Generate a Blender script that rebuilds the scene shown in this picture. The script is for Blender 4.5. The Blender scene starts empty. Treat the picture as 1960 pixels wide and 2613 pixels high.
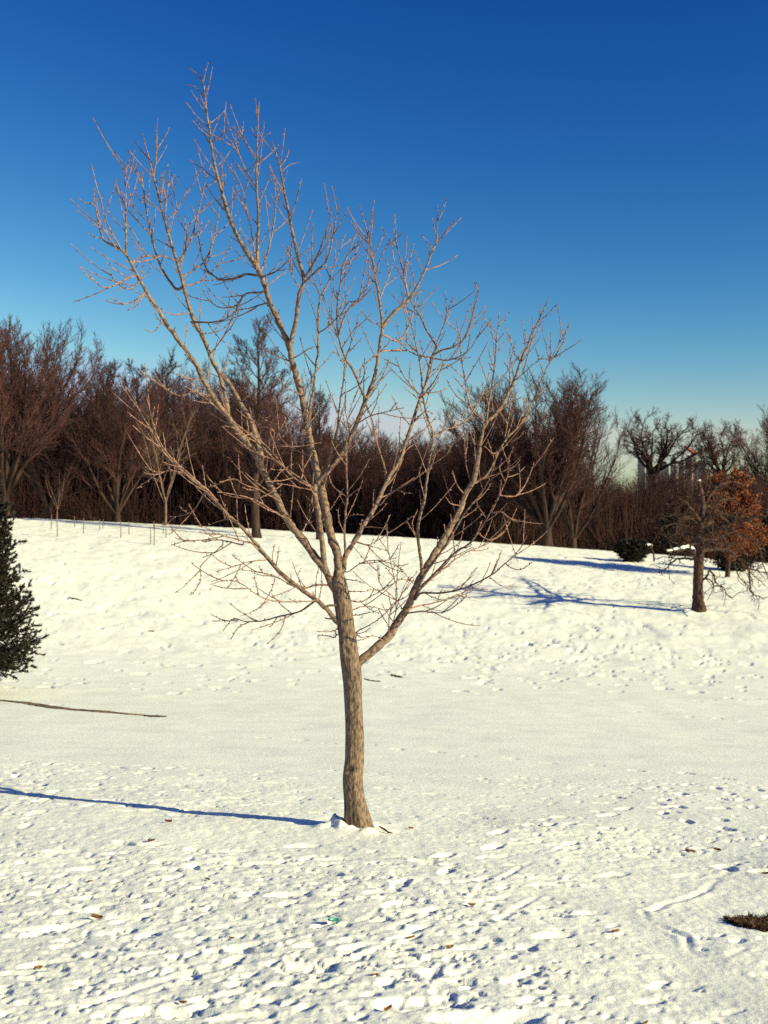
import bpy, math
import numpy as np

# ------------------------------------------------------------------ camera, sky, sun
scene = bpy.context.scene
COL = scene.collection
F, CX, CY, EYE = 2903.0, 980.0, 1306.5, 1.7          # focal length in photo pixels, image centre, eye height

cam_d = bpy.data.cameras.new('camera'); cam = bpy.data.objects.new('camera', cam_d); COL.objects.link(cam)
cam.location = (0, 0, EYE); cam.rotation_euler = (math.radians(90), 0, 0)
cam_d.sensor_fit = 'VERTICAL'; cam_d.sensor_height = 36.0; cam_d.lens = 36.0 * F / 2613.0
cam_d.clip_start = 0.1; cam_d.clip_end = 9000
cam_d.dof.use_dof = True; cam_d.dof.focus_distance = 10.2; cam_d.dof.aperture_fstop = 3.2
scene.camera = cam

SUN_EL = math.radians(22.0)
LX, LY = -0.905, 0.425                                   # horizontal travel of the light
world = bpy.data.worlds.new('World'); scene.world = world; world.use_nodes = True
wn = world.node_tree; bg = wn.nodes['Background']
sky = wn.nodes.new('ShaderNodeTexSky'); sky.sky_type = 'NISHITA'; sky.sun_disc = False
sky.sun_elevation = SUN_EL; sky.sun_rotation = math.atan2(-LX, -LY)
sky.altitude = 100; sky.air_density = 1.0; sky.dust_density = 0.5; sky.ozone_density = 4.0
# the response of contrasty slide film to the whole sky: one curve per colour layer, the same in every direction
sepc = wn.nodes.new('ShaderNodeSeparateColor'); comb = wn.nodes.new('ShaderNodeCombineColor'); wn.links.new(sky.outputs[0], sepc.inputs[0])
for ch, (gam, gain) in enumerate([(3.25, 0.185), (2.16, 0.34), (1.28, 0.96)]):
    a = wn.nodes.new('ShaderNodeMath'); a.operation = 'POWER'; a.inputs[1].default_value = gam
    b = wn.nodes.new('ShaderNodeMath'); b.operation = 'MULTIPLY'; b.inputs[1].default_value = gain
    c = wn.nodes.new('ShaderNodeMath'); c.operation = 'MINIMUM'; c.inputs[1].default_value = (6.8, 7.6, 10.0)[ch]
    wn.links.new(sepc.outputs[ch], a.inputs[0]); wn.links.new(a.outputs[0], b.inputs[0]); wn.links.new(b.outputs[0], c.inputs[0]); wn.links.new(c.outputs[0], comb.inputs[ch])
wn.links.new(comb.outputs[0], bg.inputs[0]); bg.inputs[1].default_value = 0.05

sun_d = bpy.data.lights.new('sun', 'SUN'); sun = bpy.data.objects.new('sun', sun_d); COL.objects.link(sun)
sun_d.energy = 5.0; sun_d.angle = math.radians(0.5); sun_d.color = (1.0, 0.93, 0.54)
from mathutils import Vector, Matrix
sun.rotation_euler = Vector((LX * math.cos(SUN_EL), LY * math.cos(SUN_EL), -math.sin(SUN_EL))).to_track_quat('-Z', 'Y').to_euler()
sun.location = (30, -20, 30)

scene.view_settings.view_transform = 'Standard'; scene.view_settings.look = 'None'
scene.view_settings.gamma = 1.0; scene.view_settings.use_curve_mapping = False
scene.view_settings.exposure = 0.69
scene.cycles.use_denoising = False
scene.cycles.max_bounces = 5

# ------------------------------------------------------------------ helpers
def tag(o, label=None, cat=None, group=None, kind=None):
    if label: o['label'] = label
    if cat: o['category'] = cat
    if group: o['group'] = group
    if kind: o['kind'] = kind
    return o

def empty(name, loc=(0, 0, 0), rz=0.0):
    o = bpy.data.objects.new(name, None); COL.objects.link(o)
    o.location = loc; o.rotation_euler = (0, 0, rz); o.empty_display_size = 0.2
    return o

def make_mesh(name, V, Q, mat, smooth=True):
    """V (n,3) array, Q (m,4) or (m,3) int array"""
    V = np.ascontiguousarray(V, dtype=np.float32); Q = np.ascontiguousarray(Q, dtype=np.int32)
    me = bpy.data.meshes.new(name); k = Q.shape[1]
    me.vertices.add(len(V)); me.vertices.foreach_set('co', V.ravel())
    me.loops.add(Q.size); me.loops.foreach_set('vertex_index', Q.ravel())
    me.polygons.add(len(Q)); me.polygons.foreach_set('loop_start', np.arange(0, Q.size, k, dtype=np.int32))
    me.polygons.foreach_set('use_smooth', np.full(len(Q), smooth))
    me.update(calc_edges=True); me.validate()
    if mat: me.materials.append(mat)
    return me

def link_mesh(name, me, parent=None, loc=(0, 0, 0)):
    o = bpy.data.objects.new(name, me); COL.objects.link(o); o.location = loc
    if parent: o.parent = parent
    return o

def norm(a):
    return a / np.maximum(np.linalg.norm(a, axis=-1, keepdims=True), 1e-9)

def frames(P):
    T = np.empty_like(P); T[:, 1:-1] = P[:, 2:] - P[:, :-2]; T[:, 0] = P[:, 1] - P[:, 0]; T[:, -1] = P[:, -1] - P[:, -2]
    T = norm(T)
    mean = norm(P[:, -1] - P[:, 0])
    ref = np.zeros_like(mean); ax = np.argmin(np.abs(mean), axis=1); ref[np.arange(len(ref)), ax] = 1
    U = norm(np.cross(T, ref[:, None, :])); W = np.cross(T, U)
    return T, U, W

def tubes(P, R, sides, cap=False):
    """P (K,N,3), R (K,N) -> verts, quads"""
    K, N, _ = P.shape
    T, U, W = frames(P)
    a = np.linspace(0, 2 * np.pi, sides, endpoint=False)
    V = P[:, :, None, :] + R[:, :, None, None] * (np.cos(a)[None, None, :, None] * U[:, :, None, :] + np.sin(a)[None, None, :, None] * W[:, :, None, :])
    idx = np.arange(K * N * sides).reshape(K, N, sides)
    n = np.roll(idx, -1, axis=2)
    Q = np.stack([idx[:, :-1], n[:, :-1], n[:, 1:], idx[:, 1:]], axis=-1).reshape(-1, 4)
    return V.reshape(-1, 3), Q

def merge(parts):
    Vs, Qs, o = [], [], 0
    for V, Q in parts:
        Vs.append(V); Qs.append(Q + o); o += len(V)
    return np.concatenate(Vs), np.concatenate(Qs)

_tabs = {}
def vnoise(x, y, seed=0):
    if seed not in _tabs: _tabs[seed] = np.random.RandomState(seed + 77).rand(256, 256).astype(np.float32) * 2 - 1
    t = _tabs[seed]
    xi = np.floor(x).astype(np.int64); yi = np.floor(y).astype(np.int64); fx = x - xi; fy = y - yi
    fx = fx * fx * fx * (fx * (fx * 6 - 15) + 10); fy = fy * fy * fy * (fy * (fy * 6 - 15) + 10)
    x0 = xi & 255; x1 = (xi + 1) & 255; y0 = yi & 255; y1 = (yi + 1) & 255
    return (t[x0, y0] * (1 - fx) + t[x1, y0] * fx) * (1 - fy) + (t[x0, y1] * (1 - fx) + t[x1, y1] * fx) * fy

def fbm(x, y, seed=0, octv=4, gain=0.5):
    s = 0; a = 1.0
    for i in range(octv):
        s = s + a * vnoise(x * 2 ** i + 13.7 * i, y * 2 ** i + 7.3 * i, seed + i); a *= gain
    return s

def sstep(a, b, x):
    t = np.clip((x - a) / (b - a), 0, 1); return t * t * (3 - 2 * t)

# ------------------------------------------------------------------ materials
def mat_new(name):
    m = bpy.data.materials.new(name); m.use_nodes = True
    return m, m.node_tree, m.node_tree.nodes['Principled BSDF']

def noise_mat(name, c0, c1, scale=(1, 1, 1), nscale=5.0, detail=6, rough=0.8, bump=0.0, bdist=0.01, lo=0.35, hi=0.65, rand=0.0, spec=0.3):
    m, nt, b = mat_new(name)
    tc = nt.nodes.new('ShaderNodeTexCoord'); mp = nt.nodes.new('ShaderNodeMapping'); mp.inputs['Scale'].default_value = scale
    n = nt.nodes.new('ShaderNodeTexNoise'); n.inputs['Scale'].default_value = nscale; n.inputs['Detail'].default_value = detail
    r = nt.nodes.new('ShaderNodeValToRGB'); r.color_ramp.elements[0].position = lo; r.color_ramp.elements[1].position = hi
    r.color_ramp.elements[0].color = (*c0, 1); r.color_ramp.elements[1].color = (*c1, 1)
    nt.links.new(tc.outputs['Object'], mp.inputs[0]); nt.links.new(mp.outputs[0], n.inputs['Vector'])
    nt.links.new(n.outputs[0], r.inputs[0])
    out = r.outputs[0]
    if rand:
        oi = nt.nodes.new('ShaderNodeObjectInfo'); hs = nt.nodes.new('ShaderNodeHueSaturation')
        mr = nt.nodes.new('ShaderNodeMapRange'); mr.inputs[3].default_value = 1 - rand; mr.inputs[4].default_value = 1 + rand
        nt.links.new(oi.outputs['Random'], mr.inputs[0]); nt.links.new(mr.outputs[0], hs.inputs['Value']); nt.links.new(out, hs.inputs['Color']); out = hs.outputs[0]
    nt.links.new(out, b.inputs['Base Color'])
    b.inputs['Roughness'].default_value = rough; b.inputs['Specular IOR Level'].default_value = spec
    if bump:
        bp = nt.nodes.new('ShaderNodeBump'); bp.inputs['Strength'].default_value = bump; bp.inputs['Distance'].default_value = bdist
        nt.links.new(n.outputs[0], bp.inputs['Height']); nt.links.new(bp.outputs[0], b.inputs['Normal'])
    return m

M = {}
M['bark'] = noise_mat('tan_furrowed_bark', (0.050, 0.033, 0.027), (0.25, 0.168, 0.122), (1, 1, 0.33), 60, 10, 0.85, 1.0, 0.012, 0.33, 0.68)
M['limb'] = noise_mat('tan_limb_bark', (0.048, 0.030, 0.025), (0.27, 0.176, 0.129), (1, 1, 1.3), 26, 8, 0.8, 0.8, 0.008, 0.32, 0.66)
M['twig'] = noise_mat('pinkish_twig_bark', (0.12, 0.062, 0.050), (0.33, 0.19, 0.15), (1, 1, 1), 25, 3, 0.75)
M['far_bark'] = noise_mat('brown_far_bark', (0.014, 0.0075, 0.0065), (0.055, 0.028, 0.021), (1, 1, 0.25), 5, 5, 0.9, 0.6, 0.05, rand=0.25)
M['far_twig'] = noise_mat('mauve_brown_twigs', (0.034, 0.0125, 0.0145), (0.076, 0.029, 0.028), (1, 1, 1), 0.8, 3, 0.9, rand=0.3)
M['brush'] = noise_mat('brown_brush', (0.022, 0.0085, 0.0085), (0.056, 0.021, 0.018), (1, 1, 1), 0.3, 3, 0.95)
M['oak_bark'] = noise_mat('dark_oak_bark', (0.022, 0.012, 0.010), (0.10, 0.052, 0.036), (1, 1, 0.3), 14, 6, 0.9, 1.0, 0.04)
M['rust'] = noise_mat('rusty_dry_leaves', (0.08, 0.022, 0.010), (0.29, 0.085, 0.034), (1, 1, 1), 2.2, 5, 0.8, lo=0.3, hi=0.7)
M['needle'] = noise_mat('dark_conifer_needles', (0.007, 0.007, 0.004), (0.028, 0.021, 0.013), (1, 1, 1), 4.0, 4, 0.6)
M['grass'] = noise_mat('dead_brown_grass', (0.03, 0.016, 0.009), (0.14, 0.075, 0.038), (1, 1, 1), 20, 4, 0.9)
M['soil'] = noise_mat('bare_brown_soil', (0.018, 0.011, 0.008), (0.07, 0.04, 0.022), (1, 1, 1), 14, 5, 0.95, 0.8, 0.02)
M['tan_earth'] = noise_mat('tan_worn_earth', (0.06, 0.034, 0.018), (0.24, 0.16, 0.10), (1, 1, 1), 3, 6, 0.95, 0.8, 0.02)
M['leaf'] = noise_mat('curled_brown_leaf', (0.10, 0.035, 0.012), (0.30, 0.13, 0.05), (1, 1, 1), 30, 3, 0.6)
M['stake'] = noise_mat('weathered_stake_wood', (0.10, 0.06, 0.05), (0.20, 0.13, 0.10), (1, 1, 0.2), 20, 3, 0.9)
M['snowcap'] = noise_mat('settled_snow', (0.80, 0.82, 0.84), (0.9, 0.9, 0.9), (1, 1, 1), 9, 5, 0.6, 0.5, 0.02)
M['scrap'] = noise_mat('teal_plastic', (0.02, 0.20, 0.19), (0.04, 0.32, 0.28), (1, 1, 1), 30, 2, 0.3)
M['tower'] = noise_mat('grey_blue_tower_wall', (0.04, 0.036, 0.05), (0.08, 0.07, 0.085), (1, 1, 1), 0.02, 2, 0.6, rand=0.4)
M['tower_dark'] = noise_mat('tower_glass_band', (0.05, 0.05, 0.07), (0.09, 0.085, 0.11), (1, 1, 1), 0.05, 2, 0.3)
M['red'] = noise_mat('red_crane_paint', (0.5, 0.04, 0.03), (0.6, 0.06, 0.04), (1, 1, 1), 0.1, 2, 0.5)

def snow_material():
    m, nt, b = mat_new('trampled_snow')
    N = nt.nodes.new; L = nt.links.new
    tc = N('ShaderNodeTexCoord'); sep = N('ShaderNodeSeparateXYZ'); L(tc.outputs['Object'], sep.inputs[0])
    n1 = N('ShaderNodeTexNoise'); n1.inputs['Scale'].default_value = 1.3; n1.inputs['Detail'].default_value = 7; L(tc.outputs['Object'], n1.inputs['Vector'])
    r1 = N('ShaderNodeValToRGB'); r1.color_ramp.elements[0].position = 0.30; r1.color_ramp.elements[1].position = 0.60
    r1.color_ramp.elements[0].color = (0.80, 0.80, 0.75, 1); r1.color_ramp.elements[1].color = (0.90, 0.90, 0.84, 1); L(n1.outputs[0], r1.inputs[0])
    # leaf litter under the far wood
    n2 = N('ShaderNodeTexNoise'); n2.inputs['Scale'].default_value = 0.12; n2.inputs['Detail'].default_value = 6; L(tc.outputs['Object'], n2.inputs['Vector'])
    ad = N('ShaderNodeMath'); ad.operation = 'MULTIPLY_ADD'; ad.inputs[1].default_value = 30; L(n2.outputs[0], ad.inputs[0]); L(sep.outputs['Y'], ad.inputs[2])
    mr = N('ShaderNodeMapRange'); mr.inputs[1].default_value = 112; mr.inputs[2].default_value = 122; L(ad.outputs[0], mr.inputs[0])
    n3 = N('ShaderNodeTexNoise'); n3.inputs['Scale'].default_value = 0.9; n3.inputs['Detail'].default_value = 8; L(tc.outputs['Object'], n3.inputs['Vector'])
    r3 = N('ShaderNodeValToRGB'); r3.color_ramp.elements[0].color = (0.03, 0.016, 0.012, 1); r3.color_ramp.elements[1].color = (0.11, 0.055, 0.04, 1)
    r3.color_ramp.elements[0].position = 0.35; r3.color_ramp.elements[1].position = 0.7; L(n3.outputs[0], r3.inputs[0])
    mx = N('ShaderNodeMixRGB'); L(mr.outputs[0], mx.inputs[0]); L(r1.outputs[0], mx.inputs[1]); L(r3.outputs[0], mx.inputs[2])
    L(mx.outputs[0], b.inputs['Base Color'])
    b.inputs['Roughness'].default_value = 0.65; b.inputs['Specular IOR Level'].default_value = 0.2
    nb = N('ShaderNodeTexNoise'); nb.inputs['Scale'].default_value = 22; nb.inputs['Detail'].default_value = 8; nb.inputs['Roughness'].default_value = 0.65
    L(tc.outputs['Object'], nb.inputs['Vector'])
    bp = N('ShaderNodeBump'); bp.inputs['Strength'].default_value = 0.5; bp.inputs['Distance'].default_value = 0.02
    L(nb.outputs[0], bp.inputs['Height']); L(bp.outputs[0], b.inputs['Normal'])
    return m
M['snow'] = snow_material()

# ------------------------------------------------------------------ terrain
PD = [1, 5, 7.5, 10.2, 14, 18, 25, 32, 38, 45, 50, 55, 60, 65, 75, 80, 86, 95, 110, 150, 200, 250, 300, 600, 6000]
PZ = {-.34: [-1.50, -2.22, -2.51, -2.77, -3.12, -3.60, -4.20, -4.55, -4.45, -3.75, -3.05, -2.35, -1.72, -1.2, -.48, -.34, -.36, -1.2, -3.0, -5, -1, 5.5, 6, 2, -30],
      0.0: [-1.50, -2.22, -2.54, -2.84, -3.3, -3.78, -4.42, -4.85, -4.95, -4.5, -3.85, -3.2, -2.75, -2.35, -1.85, -1.72, -1.75, -2.5, -4, -5, -1, 5, 5.5, 2, -30],
      .34: [-1.50, -2.23, -2.59, -2.93, -3.45, -3.95, -4.65, -5.1, -5.2, -4.6, -4.1, -3.8, -3.7, -3.66, -3.62, -3.66, -3.85, -4.3, -5.3, -6, -2, 3.5, 4, 1, -30]}
_ld = np.linspace(0, math.log(6000), 1500)
_zt = {}
for k in PZ:
    z = np.interp(_ld, np.log(PD), PZ[k]); ker = np.hanning(41); ker /= ker.sum()
    _zt[k] = np.convolve(np.pad(z, 20, mode='edge'), ker, mode='valid')

def ground(x, y):
    x = np.asarray(x, float); y = np.asarray(y, float)
    l = np.log(np.maximum(y, 1.0)); t = np.clip(x / np.maximum(y, 10), -.42, .42)
    a = np.interp(l, _ld, _zt[-.34]); b = np.interp(l, _ld, _zt[0.0]); c = np.interp(l, _ld, _zt[.34]); h = .34
    z = b + (c - a) / (2 * h) * t + (a - 2 * b + c) / (2 * h * h) * t * t
    z = z + 0.113 * np.clip(1.0 - y, 0, 60)
    return z + EYE

def px(sx, sy, d):                                        # photo pixel + distance -> a point in the place
    return np.array([(sx - CX) / F * d, d, EYE - (sy - CY) / F * d])

def on_ground(sx, sy, d0=3.0, d1=100.0):
    d = np.geomspace(d0, d1, 4000); x = (sx - CX) / F * d
    h = EYE - (sy - CY) / F * d - ground(x, d)
    i = int(np.argmax(h < 0)); return np.array([x[i], d[i], float(ground(x[i], d[i]))])

rng = np.random.RandomState(5)
D = np.concatenate([np.array([-40, -20, -8, 0, 2, 3, 3.6]), np.geomspace(4.2, 16.5, 390), np.geomspace(16.6, 100, 330), np.geomspace(103, 420, 45), np.geomspace(470, 6000, 14)])
u_mid = np.linspace(-.40, .40, 590)
U = np.concatenate([-np.geomspace(6, .43, 22), u_mid, np.geomspace(.43, 6, 22)])
DD, UU = np.meshgrid(D, U, indexing='ij')
X = (np.maximum(DD, 2) + 1.5) * UU; Y = DD.copy()
Z = ground(X, Y)
near = sstep(18.5, 9.5, Y + 3.0 * fbm(X * .25, Y * .25, 3, 2) + 0.12 * np.abs(X))
hill = sstep(30, 44, Y) * sstep(160, 100, Y)
rough = np.clip(.30 + near * .70, 0, 1)
H = 0.028 * fbm(X * .45, Y * .45, 11, 3) * (0.5 + .5 * near)
H += 0.004 * fbm(X * 2.6, Y * 2.1, 21, 3) * rough
H += 0.0030 * fbm(X * 14.0 + 2 * Y, Y * 11.0, 31, 3, .65) * rough * sstep(40, 15, Y)
H += 0.003 * np.abs(fbm(X * 5, Y * 12, 41, 3)) * near
H += 0.10 * fbm(X * .8, Y * .6, 51, 4, .6) * hill * .3
H *= sstep(2, 4.5, Y) * sstep(200, 110, Y)

near_only = True
TP = None
def trodden(x, y):                                       # the smooth beaten path at the lower right
    return np.abs((x - 1.62) + .16 * (y - 6.2)) - .04
def stamp(cx, cy, ang, L, W, dep, rim=0.3, sharp=.72):
    r = max(L, W) * 1.5
    i0, i1 = np.searchsorted(D, [cy - r, cy + r]); 
    if i1 - i0 < 1: return
    dm = max(D[min(i0 + (i1 - i0) // 2, len(D) - 1)], 2) + 1.5
    j0, j1 = np.searchsorted(U, [(cx - r) / dm - .01, (cx + r) / dm + .01])
    xx = X[i0:i1, j0:j1] - cx; yy = Y[i0:i1, j0:j1] - cy
    c, s = math.cos(ang), math.sin(ang)
    a = (xx * c + yy * s) / (L / 2); b = (-xx * s + yy * c) / (W / 2)
    e = np.sqrt(a * a + b * b) + .18 * vnoise(xx * 14 + cx * 31, yy * 14 + cy * 17, 91)
    if near_only and cy < 7.6: dep *= .15 + .85 * float(sstep(.0, .15, trodden(cx, cy)))
    H[i0:i1, j0:j1] += -dep * sstep(1.1, sharp, e) + dep * rim * np.exp(-((e - 1.3) / .22) ** 2)

# walking tracks across the near slope
for k in range(34):
    y0 = rng.uniform(4.6, 14.5); x0 = rng.uniform(-.5, .5) * y0; a = rng.uniform(0, 2 * math.pi); side = 1
    for s in range(rng.randint(6, 18)):
        x0 += .62 * math.cos(a); y0 += .62 * math.sin(a); a += rng.normal(0, .12); side = -side
        if not (4.3 < y0 < 15): break
        stamp(x0 - side * .09 * math.sin(a), y0 + side * .09 * math.cos(a), a + rng.normal(0, .15), rng.uniform(.22, .32), rng.uniform(.09, .13), rng.uniform(.010, .024), .10, .8)
for k in range(6800):                                     # scuffs, lumps and dog prints
    y0 = 4.4 * (15.2 / 4.4) ** rng.rand(); x0 = rng.uniform(-.42, .42) * y0
    dens = vnoise(np.array(x0 * .5), np.array(y0 * .5), 61) * .5 + .5
    if rng.rand() > dens ** 2 * 2.0 * (0.55 + .45 * float(sstep(6.5, 8.5, y0))): continue
    sz = .022 + .085 * rng.rand() ** 2.2
    sg = 1 if rng.rand() < .85 else -.5
    stamp(x0, y0, rng.uniform(-.6, .9), sz * rng.uniform(1, 2.0), sz * .7, sg * rng.uniform(.006, .020), .03, .84)
for sx, sy, L in [(800, 2478, .45), (450, 2580, .40), (140, 2365, .3), (330, 2340, .25), (1080, 2560, .45), (1250, 2600, .5), (1410, 2395, .28), (620, 2430, .28), (1500, 2330, .25), (1290, 2060, .2), (1360, 2110, .2)]:
    p = on_ground(sx, sy); stamp(p[0], p[1], rng.uniform(-.3, .5), L, L * .4, .026, .04, .75)
for k in range(5200):                                    # prints and pock marks up the far slope
    y0 = rng.uniform(28, 76); x0 = rng.uniform(-.4, .4) * y0
    t = x0 / y0; dens = vnoise(np.array(x0 * .14 + 9), np.array(y0 * .14), 71) * .5 + .5
    w = dens * (0.45 + .9 * max(t + .1, 0) / .4) * (1.0 if y0 > 38 else .5)
    if rng.rand() > w: continue
    sz = rng.uniform(.12, .32)
    stamp(x0, y0, rng.uniform(-.5, .5), sz * rng.uniform(1, 1.8), sz * 1.1, rng.uniform(.02, .055), .2)
for k in range(4):
    y0 = rng.uniform(15, 30); x0 = rng.uniform(-.33, .33) * y0; a = rng.uniform(-.5, .5) + (math.pi if rng.rand() < .5 else 0) + rng.normal(0, .5); side = 1
    for q in range(rng.randint(12, 34)):
        x0 += .66 * math.cos(a); y0 += .66 * math.sin(a); a += rng.normal(0, .08); side = -side
        if 14 < y0 < 40: stamp(x0 - side * .1 * math.sin(a), y0 + side * .1 * math.cos(a), a, .28, .15, rng.uniform(.012, .026), .1)
# sled and ski grooves, lower right
def groove(pts, w, dep):
    P = np.array([on_ground(a, b)[:2] for a, b in pts]); sel = (Y > 4) & (Y < 17) & (np.abs(UU) < .45)
    xs = X[sel]; ys = Y[sel]; best = np.full(xs.shape, 9.0)
    for a, b in zip(P[:-1], P[1:]):
        d = b - a; t = np.clip(((xs - a[0]) * d[0] + (ys - a[1]) * d[1]) / (d @ d), 0, 1)
        best = np.minimum(best, np.hypot(xs - a[0] - t * d[0], ys - a[1] - t * d[1]))
    brk = np.clip(.55 + .9 * vnoise(xs * 2.3, ys * 2.3, 97), 0, 1.2) * .26
    H[sel] += brk * (-dep * np.exp(-(best / w) ** 2) + .5 * dep * np.exp(-((best - 2.2 * w) / w) ** 2))
for pts, w, dep in [([(1270, 2360), (1400, 2270), (1460, 2235)], .02, .03), ([(1200, 2300), (1330, 2215), (1450, 2150)], .02, .022),
                    ([(1640, 2320), (1650, 2350), (1700, 2370), (1750, 2390), (1757, 2420)], .022, .035), ([(1660, 2320), (1700, 2300), (1800, 2265), (1880, 2200)], .025, .03),
                    ([(0, 2600), (200, 2560), (420, 2500), (700, 2440)], .025, .025), ([(250, 2600), (450, 2560), (620, 2530)], .02, .03),
                    ([(880, 2420), (1100, 2350), (1300, 2290)], .02, .02), ([(960, 2480), (1150, 2420), (1250, 2390)], .025, .022),
                    ([(1820, 2470), (1860, 2440), (1900, 2420)], .02, .02), ([(1900, 2540), (1930, 2490), (1960, 2460)], .025, .03), ([(1500, 2205), (1620, 2120)], .02, .02)]:
    groove(pts, w, dep)
# snow banked against the two nearer trunks
TB = px(908, 2100, 10.2)
for dx, dy, s, h in [(-.15, .0, .06, .07), (-.20, .04, .05, .05), (-.06, -.13, .05, .03), (.10, -.17, .08, .025), (-.30, -.02, .06, .03), (0, .1, .16, .05), (.3, -.1, .06, .02), (-.12, -.1, .04, .03)]:
    H += 1.25 * h * np.exp(-(((X - TB[0] - dx) ** 2 + (Y - TB[1] - dy) ** 2) / s ** 2)) * (1 + .5 * vnoise(X * 22, Y * 22, 95))
OB = on_ground(1782, 1562, 30)
for dx, dy, s, h in [(-.5, .0, .3, .16), (0, .2, .5, .06)]:
    H += h * np.exp(-(((X - OB[0] - dx) ** 2 + (Y - OB[1] - dy) ** 2) / s ** 2))
pm = sstep(.18, .0, trodden(X, Y)) * sstep(8.6, 6.8, Y) * sstep(4, 4.5, Y); H = H * (1 - .5 * pm) - .006 * pm
Z += H
nr, nc = X.shape; idx = np.arange(nr * nc).reshape(nr, nc)
Q = np.stack([idx[:-1, :-1], idx[:-1, 1:], idx[1:, 1:], idx[1:, :-1]], -1).reshape(-1, 4)
g = link_mesh('snowy_ground', make_mesh('snowy_ground', np.stack([X, Y, Z], -1).reshape(-1, 3), Q, M['snow']))
tag(g, kind='structure')

def gz(x, y):                                            # height of the finished snow surface near a point
    i = int(np.clip(np.searchsorted(D, y), 1, len(D) - 1)); i = i if abs(D[i] - y) < abs(D[i - 1] - y) else i - 1
    j = int(np.clip(np.searchsorted(U, x / (max(D[i], 2) + 1.5)), 1, len(U) - 1))
    return float(Z[i, j])

# ------------------------------------------------------------------ the young tree in front
rt = np.random.RandomState(12)
def catmull(P, per):
    P = np.asarray(P, float); out = []
    Q_ = np.vstack([2 * P[0] - P[1], P, 2 * P[-1] - P[-2]])
    for i in range(1, len(Q_) - 2):
        t = np.linspace(0, 1, per, endpoint=False)[:, None]; a, b, c, d = Q_[i - 1:i + 3]
        out.append(.5 * ((2 * b) + (c - a) * t + (2 * a - 5 * b + 4 * c - d) * t * t + (-a + 3 * b - 3 * c + d) * t ** 3))
    out.append(P[-1:]); return np.vstack(out)

def resample(P, n):
    s = np.concatenate([[0], np.cumsum(np.linalg.norm(np.diff(P, axis=0), axis=1))]); t = np.linspace(0, s[-1], n)
    return np.stack([np.interp(t, s, P[:, k]) for k in range(P.shape[1])], 1), s[-1]

def grow(r, P, R, n, t0, t1, a0, a1, L0, L1, nseg, up, jit, rs=.6, rmin=.004, tfall=.5, tip=.3, absolute=False):
    """children along parents P (K,N,3)"""
    K, N, _ = P.shape
    t = t0 + (t1 - t0) * (np.arange(n)[None] + r.rand(K, n)) / n
    f = t * (N - 1.001); i = f.astype(int); f = f - i; kk = np.arange(K)[:, None]
    pos = P[kk, i] * (1 - f[..., None]) + P[kk, i + 1] * f[..., None]; dr = norm(P[kk, i + 1] - P[kk, i]); rad = R[kk, i] * (1 - f) + R[kk, i + 1] * f
    plen = np.linalg.norm(np.diff(P, axis=1), axis=2).sum(1)[:, None]
    pos = pos.reshape(-1, 3); dr = dr.reshape(-1, 3); rad = rad.ravel(); M_ = len(pos)
    ref = np.tile(np.array([[.31, .17, .93]]), (M_, 1)); u = norm(np.cross(dr, ref)); w = np.cross(dr, u)
    ph = (np.arange(n)[None] * 2.4 + r.rand(K, 1) * 6.28 + r.normal(0, .4, (K, n))).ravel(); al = np.radians(r.uniform(a0, a1, M_))
    d = norm(np.cos(al)[:, None] * dr + np.sin(al)[:, None] * (np.cos(ph)[:, None] * u + np.sin(ph)[:, None] * w))
    ln = r.uniform(L0, L1, (K, n)) * (1 if absolute else plen) * (1 - tfall * t); ln = ln.ravel()
    C = np.empty((M_, nseg + 1, 3)); C[:, 0] = pos
    for s in range(nseg):
        d = norm(d + np.array([0, 0, up / nseg]) + r.normal(0, jit, (M_, 3)) / math.sqrt(nseg)); C[:, s + 1] = C[:, s] + d * (ln / nseg)[:, None]
    r0 = np.maximum(rad * rs, rmin); RR = r0[:, None] * np.linspace(1, tip, nseg + 1)[None]; RR = np.maximum(RR, rmin * .8)
    return C, RR

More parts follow.
